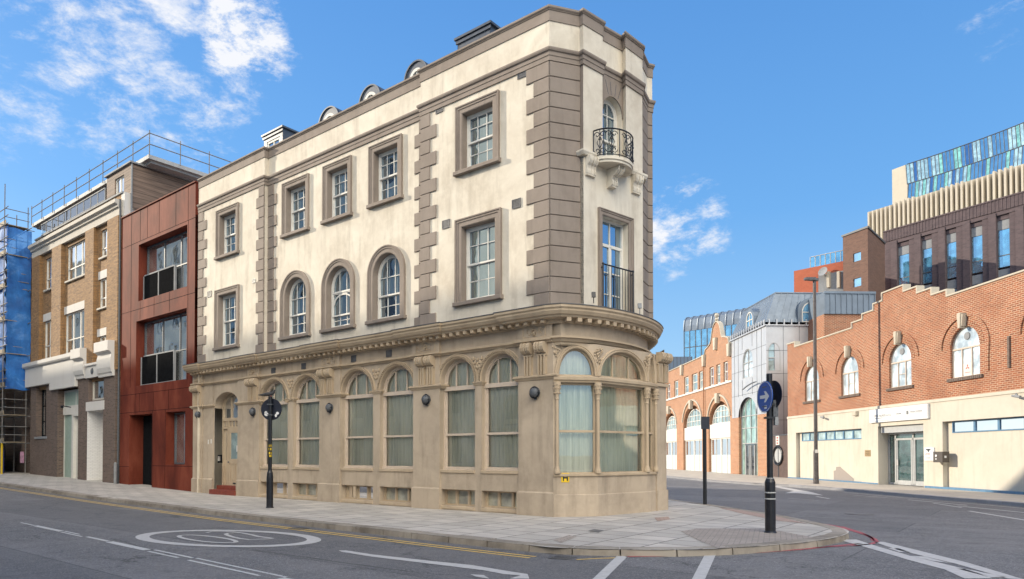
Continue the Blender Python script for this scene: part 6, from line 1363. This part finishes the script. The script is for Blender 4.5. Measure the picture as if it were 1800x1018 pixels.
c0_ = Vector((bx_, P.y, bz)); bo_.data.transform(Matrix.Translation(-c0_)); bo_.location = c0_
m = MB()
for dy in (-.02, .02): m.tube([(bx_+.0, P.y+dy, bz+.05), (bx_+.01, P.y+dy, bz+.0)], .006, 5)
m.build('bird_legs', M['redpaint'], bo_)
# post with the blue arrow sign
P = G(1354, 937.5); o2 = thing('sign_post', 'black post with a blue round arrow sign at the tip of the pavement', 'road sign', P)
H = lambda y: CH+(CY+20.8-y)*P.y/1200
lathe_post('base_tube', P, [(.135, 0), (.125, .02), (.105, .04), (.105, H(848)), (.085, H(843)), (.066, H(840))], M['blackpost'], o2)
lathe_post('pole', P, [(.062, H(842)), (.060, H(658)), (.0, H(657))], M['blackpost'], o2)
for y in (866, 877): MB().lathe((P.x, P.y, H(y)), (0, 0, 1), [(.1065, -.012), (.1085, -.01), (.1085, .01), (.1065, .012)], 16).build('band', M['alu'], o2)
MB().lathe((P.x, P.y, H(842)), (0, 0, 1), [(.064, -.02), (.075, -.01), (.075, .015), (.064, .02)], 16).build('band', M['alu'], o2)
ang = radians(-62); nS = Vector((cos(ang), sin(ang), 0)); nS = Vector((-.86, -.51, 0)).normalized(); tS = Vector((-nS.y, nS.x, 0)); tS = Vector((.51, -.86, 0)).normalized()
nS = Vector((-.993, -.12, 0)).normalized(); tS = Vector((.12, -.993, 0)).normalized()
c = Vector((P.x, P.y, H(698)))+nS*.10; SD = Fr((c.x, c.y), (tS.x, tS.y), (nS.x, nS.y)); SD.O = Vector((c.x, c.y, 0)); r = .325
m = MB(); m.lathe(c, nS, [(0, -.006), (r, -.006), (r, .006), (0, .007)], 40); so = m.build('blue_sign', M['signblue'], o2)
m = MB(); pts = [(r*.965*cos(2*pi*i/40), c.z+r*.965*sin(2*pi*i/40)) for i in range(40)]; m.ring(SD, pts, [(0, .008), (.012, .008)], True)
m.panel(SD, [(-.19, c.z-.035), (.04, c.z-.035), (-.02, c.z-.115), (.055, c.z-.115), (.20, c.z), (.055, c.z+.115), (-.02, c.z+.115), (.04, c.z+.035), (-.19, c.z+.035)], [], .009)
m.panel(SD, rect(.0, .10, c.z-.25, c.z-.18), [], .009); m.build('arrow', M['signw'], so)
m = MB()
for z in (c.z+.2, c.z-.2): m.obox(Vector((P.x, P.y, z))+nS*.05, tS*.09, nS*.06, Vector((0, 0, .012)))
m.build('sign_clamp', M['lampgrey'], o2)
n2_ = Vector((.97, .24, 0)); c2 = Vector((P.x, P.y, H(694)))+n2_*.09+tS*-.0
m = MB().lathe(c2, n2_, [(0, -.006), (.29, -.006), (.29, .006), (0, .007)], 36); m.build('second_sign_back', M['navyback'], o2)
m = MB(); m.obox((P.x+.10, P.y-.03, H(722)+.04), (.05, 0, 0), (0, .05, 0), (0, 0, .17)); m.build('control_box', M['lampgrey'], o2)
m = MB(); m.obox((P.x+.115, P.y-.04, H(741)), (.035, 0, 0), (0, .05, 0), (0, 0, .085)); m.build('grey_box', M['greymetal'], o2)
m = MB(); m.obox((P.x-.01, P.y-.02, H(735)), (.09, 0, 0), (0, .08, 0), (0, 0, .02)); m.obox((P.x-.01, P.y-.02, H(712)), (.085, 0, 0), (0, .08, 0), (0, 0, .02)); m.build('pole_bracket', M['blackpost'], o2)
# thin post with a small rectangular plate
P = G(1239, 887.5); o3 = thing('parking_sign_post', 'thin dark post with a small black rectangular plate at the far edge of the pavement', 'road sign', P); H3 = lambda y: CH+(CY+20.8-y)*P.y/1200
lathe_post('pole', P, [(.062, 0), (.06, H3(734)), (0, H3(733))], M['blackpost'], o3); m = MB(); m.box(WD, P.x-.13, P.x+.14, -P.y+.06, -P.y+.075, H3(755), H3(733)); m.build('plate', M['navyback'], o3)
# street lamp
P = G(1434.5, 851.5); P.x -= .0; o4 = thing('street_lamp', 'tall grey street lamp column in front of the cream painted wall', 'street lamp', P); H4 = lambda y: CH+(CY+20.8-y)*P.y/1200
lathe_post('column', P, [(.16, 0), (.155, 0), (.135, .6), (.13, H4(795)), (.10, H4(790)), (.085, H4(500)), (.08, H4(492)), (0, H4(491))], M['lampcol'], o4)
m = MB(); z = H4(492); m.obox((P.x-.18, P.y, z+.05), (.36, 0, -.03), (0, .13, 0), (0, 0, .06)); m.obox((P.x-.2, P.y, z+.12), (.25, 0, 0), (0, .09, 0), (0, 0, .035)); m.build('lamp_head', M['lampgrey'], o4)
MB().bev(Fr((P.x, P.y), (1, 0), (0, -1)), -.07, .07, .11, .15, H4(797), H4(791), .005).build('access_plate', M['whitest'], o4)
# ============================================================ BACKGROUND TOWERS
def pl(vp, x, y0, Z):
    """vertical plane through the ground point at depth Z seen at column x, running towards vanishing column vp"""
    d = Vector(((vp-CX)/FPX, 1, 0)).normalized(); p = Vector(((x-CX)/FPX*Z, Z, 0)); f = Fr(p, (d.x, d.y), (d.y, -d.x))
    if f.N.dot(Vector((0, -1, 0))) < 0 and vp < x: pass
    if f.N.dot(p) > 0: f.N = -f.N
    return f
# dark brick hall
FT = pl(190, 1557, 0, 82)
TB = thing('dark_brick_tower', 'dark purple brown block with tall blue windows behind the stepped brick parapet', 'building', FT.w(-20, -6, 0))
ht = FT.px(1557, 411)[1]; sR = FT.px(1800, 339)[0]; hR = FT.px(1800, 339)[1]
hb = (ht+hR)/2; wl = []
s_end = sR*1.5
cols = [(1580, 1600), (1622, 1640), (1665, 1683), (1709, 1729), (1755, 1777)]
ops = []
for i, (xa, xb) in enumerate(cols):
    sa, sb_ = FT.px(xa, 500)[0], FT.px(xb, 500)[0]; ops.append((sa, sb_))
stp = ops[3][0]-ops[4][0]
ops += [(ops[4][0]-stp, ops[4][1]-stp), (ops[4][0]-2*stp, ops[4][1]-2*stp)]
htop = [FT.px(x, y)[1] for x, y in ((1590, 418), (1631, 407), (1674, 396), (1720, 384), (1766, 371))]
wtop = hb-2.2
m = MB(); lo, hi = min(s_end, 0), max(s_end, 0)
m.panel(FT, rect(lo, hi, 0, hb), [rect(min(a, b), max(a, b), 5, wtop) for a, b in ops], 0, .12); m.box(FT, lo, hi, -14, -.3, 0, hb-.1)
for a, b in ops:
    a, b = min(a, b), max(a, b)
    m.box(FT, a-.75, a-.02, 0, .14, 0, wtop+.8); m.box(FT, b+.02, b+.75, 0, .30, 0, wtop+.8); m.box(FT, a-.75, b+.75, 0, .2, wtop+.5, wtop+.8)
m.build('brick_wall', M['pbrick'], TB)
m = MB(); n_ = int((hi-lo)/.35)
for i in range(n_): s = lo+(hi-lo)*i/n_; m.box(FT, s, s+.12, .0, .1, hb-1.2, hb)
m.box(FT, lo, hi, 0, .06, hb-1.2, hb); m.box(FT, lo, hi, -.2, .15, hb, hb+.15); m.build('ribbed_band', M['pbrick'], TB)
for a, b in ops:
    a, b = min(a, b), max(a, b); z = wtop
    k = 0
    while z > 8:
        m = MB(); m.box(FT, a, b, -.2, -.08, z-1.0, z); m.build('spandrel', M['greymetal'], TB)
        f = MB(); f.ring(FT, rect(a, b, z-5.0, z-1.0), [(0, -.2), (0, -.06), (.05, -.06), (.05, -.2)], True); f.box(FT, a, b, -.2, -.07, z-3.8, z-3.7); fo = f.build('window', M['lampgrey'], TB)
        MB().quad(*[FT.w(s, -.1, h) for s, h in rect(a, b, z-5, z-1)]).build('pane', M['blueglass'], fo); z -= 5.2; k += 1
# finned concrete storey
FC = pl(150, 1537, 0, 92); CT = thing('finned_concrete_tower', 'pale concrete building with close vertical fins above the dark brick tower', 'building', FC.w(-18, -6, 0))
h1_ = FC.px(1537, 375)[1]; e_ = FC.px(1800, 295)[0]*1.5; lo, hi = min(e_, 0), max(e_, 0); m = MB()
nf = 46; stepf = (hi-lo)/nf; wf = [FC.px((1588+1604)/2, 400)[0], FC.px(1680, 370)[0], FC.px(1766, 345)[0]]; wz = [FC.px(1596, 393)[1], FC.px(1680, 368)[1], FC.px(1766, 343)[1]]
m.box(FC, lo, hi, -12, 0, 0, h1_)
for i in range(nf+1):
    s = lo+stepf*i
    if any(abs(s-q) < 1.3 for q in wf): m.prism(FC, [(s-.12, h1_-3.2), (s+.12, h1_-3.2), (s+.12, h1_+.25), (s-.12, h1_+.25)], 0, .8); m.prism(FC, [(s-.12, 0), (s+.12, 0), (s+.12, h1_-6.3), (s-.12, h1_-6.3)], 0, .8)
    else: m.add([FC.w(s-.14, 0, 0), FC.w(s+.14, 0, 0), FC.w(s+.1, .9, 0), FC.w(s-.1, .9, 0), FC.w(s-.14, 0, h1_+.3), FC.w(s+.14, 0, h1_+.3), FC.w(s+.1, .9, h1_), FC.w(s-.1, .9, h1_)], [(0, 1, 2, 3), (4, 5, 6, 7), (0, 1, 5, 4), (1, 2, 6, 5), (2, 3, 7, 6), (3, 0, 4, 7)])
m.build('concrete_fins', M['conc'], CT)
for q in wf:
    f = MB(); f.box(FC, q-1.2, q+1.2, 0, .35, h1_-6.2, h1_-3.3); fo = f.build('window', M['lampgrey'], CT); MB().quad(*[FC.w(s, .36, h) for s, h in rect(q-1.1, q-.05, h1_-6.1, h1_-3.4)]).quad(*[FC.w(s, .36, h) for s, h in rect(q+.05, q+1.1, h1_-6.1, h1_-3.4)]).build('pane', M['blueglass'], fo)
# coloured glass tower, three storeys of tilted panes
FG = pl(120, 1600, 0, 125); GT = thing('glass_tower', 'curved tower top clad in blue and green glass panes at the upper right', 'building', FG.w(-26, -8, 0))
zt0 = FG.px(1604, 287)[1]; eR = FG.px(1800, 217)[0]; n_ = 42; ext = eR*1.35
def gpnt(u, h):   # u 0..1 along, gentle curve
    s = ext*u; return FG.w(s, -4*(u*(1-u))*1.0, h)
hsG = [zt0, zt0-3.7, zt0-6.9, zt0-10.1, zt0-20]; rnd = random.Random(11)
tgl = [mirror_glass('glass pane blue', (.02, .08, .15), .5, .01, (.7, .88, 1)), mirror_glass('glass pane pale', (.22, .32, .32), .35, .01, (.85, 1, 1)), mirror_glass('glass pane green', (.14, .32, .26), .3, .01, (.7, 1, .9)), mirror_glass('glass pane deep', (.01, .03, .08), .45, .01, (.5, .7, .95))]
pm = [MB() for _ in tgl]; frm = MB()
for r_ in range(4):
    for i in range(n_):
        u0, u1 = i/n_, (i+1)/n_; tl = .35*((r_ % 2)*2-1)/n_
        a, b = gpnt(u0+tl, hsG[r_]+(.7*u0)), gpnt(u1+tl, hsG[r_]+.7*u1); c, d = gpnt(u1, hsG[r_+1]+.7*u1), gpnt(u0, hsG[r_+1]+.7*u0)
        pm[rnd.choices(range(4), (4, 4, 3, 1))[0]].quad(a, b, c, d); frm.tube([a, d], .07, 4)
    frm.tube([gpnt(i/n_, hsG[r_]+.7*i/n_) for i in range(n_+1)], .09, 4)
for i_, (p_, g_) in enumerate(zip(pm, tgl)): p_.build('glass_panes', g_, GT)['kind'] = 'stuff'
frm.build('glazing_frame', M['lampgrey'], GT)
a = gpnt(0, 0); b = a+Vector((-1.4, 2.5, 0)); c = gpnt(1, 0); up_ = Vector((0, 0, zt0)); m = MB(); bk = [gpnt(i/10, zt0-.4)-FG.N*.6 for i in range(11)]; fb = [p-FG.N*14 for p in bk]; m.add([a, b, b+up_, a+up_], [(0, 1, 2, 3)]); m.add(bk+fb, [(i, i+1, i+12, i+11) for i in range(10)]); m.add([b, b-FG.N*12, b-FG.N*12+up_, b+up_], [(0, 1, 2, 3)]); m.add([bk[0]-up_*.9, bk[-1]-up_*.9, bk[-1], bk[0]], []); m.build('concrete_edge', M['conc'], GT)
# brown brick cube tower
def solid(name, pix, Z, mat, parent, ybot=0, depth=8):
    pass
Zc = 72
def at(x, Z): return Vector(((x-CX)/FPX*Z, Z, 0))
def hh(y, Z): return CH+(CY+20.8-y)*Z/1200
QC = thing('brown_brick_cube', 'dark brown brick stair tower with two small square windows between the far buildings', 'building', at(1520, Zc+5))
p0, p1, p2 = at(1485, Zc+2.5), at(1529, Zc-.5), at(1559, Zc+5); f1, f2 = seg(p0, p1), seg(p1, p2); zt = hh(402, Zc)
wz = [(hh(459, Zc+1), hh(444, Zc+1)), (hh(504, Zc+1), hh(489, Zc+1))]; a, b = f1.px(1500, 450)[0], f1.px(1514, 450)[0]
m = MB(); m.panel(f1, rect(0, f1.len, 0, zt), [rect(a, b, *q) for q in wz], 0, .2); m.panel(f2, rect(0, f2.len, 0, zt), [], 0); m.add([v+Vector((0, 0, zt-.2)) for v in (p0, p1, p2, p0+(p2-p1))], [(0, 1, 2, 3)]); m.add([p0, p0+(p2-p1), p0+(p2-p1)+Vector((0, 0, zt)), p0+Vector((0, 0, zt))], [(0, 1, 2, 3)]); m.add([p2, p0+(p2-p1), p0+(p2-p1)+Vector((0, 0, zt)), p2+Vector((0, 0, zt))], [(0, 1, 2, 3)]); m.build('brick_wall', M['brbrick'], QC)
MB().box(f1, -.1, f1.len+.1, -.1, .1, zt, zt+.2).box(f2, 0, f2.len, -.1, .1, zt, zt+.2).build('coping', M['lampgrey'], QC)
for q in wz: MB().box(f1, a, b, -.15, -.1, *q).build('window', M['blueglass'], QC)
# red block with roof terrace
Zr = 80; QR = thing('red_brick_block', 'far orange red brick block with grey panel, satellite dish and roof terrace rail', 'building', at(1440, Zr+5))
f1 = pl(-200, 1398, 0, Zr); zt = f1.px(1398, 484)[1]; e_ = f1.px(1486, 452)[0]; zt2 = f1.px(1486, 452)[1]; zt = (zt+zt2)/2; lo, hi = min(0, e_), max(0, e_)
m = MB(); m.box(f1, lo, hi, -10, 0, 0, zt); m.build('brick_wall', M['redbrick'], QR); a, b = f1.px(1440, 500)[0], f1.px(1485, 500)[0]
MB().box(f1, min(a, b), max(a, b), 0, .15, f1.px(1460, 520)[1]-.5, f1.px(1460, 497)[1]+1).build('grey_panel', M['greymetal'], QR)
m = MB(); zz = f1.px(1452, 481)[1]; cD = f1.w(f1.px(1452, 481)[0], .6, zz); m.lathe(cD, (f1.N+Vector((-.3, 0, .5))), [(0, 0), (.3, .04), (.55, .15), (.56, .17), (.3, .07), (0, .03)], 18); m.tube([cD, cD-f1.N*.6-Vector((0, 0, .5))], .06, 6); m.build('satellite_dish', M['greymetal'], QR)
m = MB(); a = f1.px(1423, 470)[0]
for i in range(8): s = a+(e_-a)*i/7; m.tube([f1.w(s, -.3, zt), f1.w(s, -.3, zt+1.3)], .05, 5)
m.tube([f1.w(a, -.3, zt+1.3), f1.w(e_, -.3, zt+1.3)], .05, 5); ro = m.build('terrace_rail', M['alu'], QR); MB().quad(f1.w(a, -.3, zt), f1.w(e_, -.3, zt), f1.w(e_, -.3, zt+1.25), f1.w(a, -.3, zt+1.25)).build('pane', M['blueglass'], ro)
m = MB()
for x in (1459, 1477): s, z = f1.px(x, 492); m.box(f1, s-.15, s+.15, 0, .5, z-1, z+.8)
m.build('pipes', M['conc'], QR)
# distant glass building between the corner building and the gable
Zg = 105; QG = thing('distant_glass_building', 'far blue glass office building with rounded roof edge seen above the gabled brick building', 'building', at(1270, Zg+6))
f1 = pl(-300, 1206, 0, Zg); z0 = f1.px(1206, 557)[1]; e_ = f1.px(1345, 533)[0]; lo, hi = min(0, e_), max(0, e_); flo = [0, z0-13.2, z0-9.6, z0-7.6, z0-2.6]
m = MB(); m.box(f1, lo, hi, -10, -.3, 0, z0-2.2); m.build('core', M['roofgrey'], QG)
f0 = Fr(f1.w(0, 0, 0), f1.N*-1, (-f1.T.x, -f1.T.y)) 
def ban(z0_, z1_, e, n, gl):
    g = MB().box(f1, lo, hi, -10, e, z0_, z1_); go = g.build('glazing', gl, QG); m = MB()
    for i in range(n+1): s = lo+(hi-lo)*i/n; m.box(f1, s-.05, s+.05, e, e+.06, z0_, z1_)
    m.box(f1, lo, hi, e, e+.05, (z0_+z1_)/2-.05, (z0_+z1_)/2+.05); m.build('mullions', M['lampgrey'], go)
ban(z0-7.4, z0-2.4, .4, 13, M['blueglass']); ban(z0-13, z0-9.8, .0, 16, M['blueglass'])
m = MB(); m.box(f1, lo-.3, hi, -10, 1.0, z0-8.3, z0-7.4); m.box(f1, lo, hi, -10, .2, z0-9.8, z0-8.3); m.box(f1, lo, hi, -10, .3, z0-14.2, z0-13); m.build('floor_bands', M['alu'], QG)
m = MB(); pr = [(.45, z0-2.4), (.45, z0-1.6), (.25, z0-.7), (-.4, z0-.15), (-1.2, z0), (-6, z0)]; m.add([f1.w(s, e, h) for s in (lo, hi) for e, h in pr], [(i, i+1, i+7, i+6) for i in range(5)]+[tuple(range(6)), tuple(range(6, 12))])
for i in range(12): s = lo+(hi-lo)*i/11; m.tube([f1.w(s, e+.03, h+.03) for e, h in pr[:5]], .08, 5)
m.build('curved_roof', M['zinc'], QG)
Zb = 95; QB = thing('distant_grey_building', 'low blue grey clad building at the far end of the right street', 'building', at(1180, Zb+5)); m = MB(); m.box(WD, at(1140, Zb).x, at(1218, Zb).x, -Zb-12, -Zb, 0, hh(627, Zb))
ob_ = m.build('wall', M['bluegrey'], QB); m = MB()
for i in range(14): x = at(1140, Zb).x+i*.5; m.box(WD, x, x+.06, -Zb, -Zb+.05, 0, hh(627, Zb))
m.build('seams', M['slate'], QB)
p0 = FA.w(80, -8, 0)
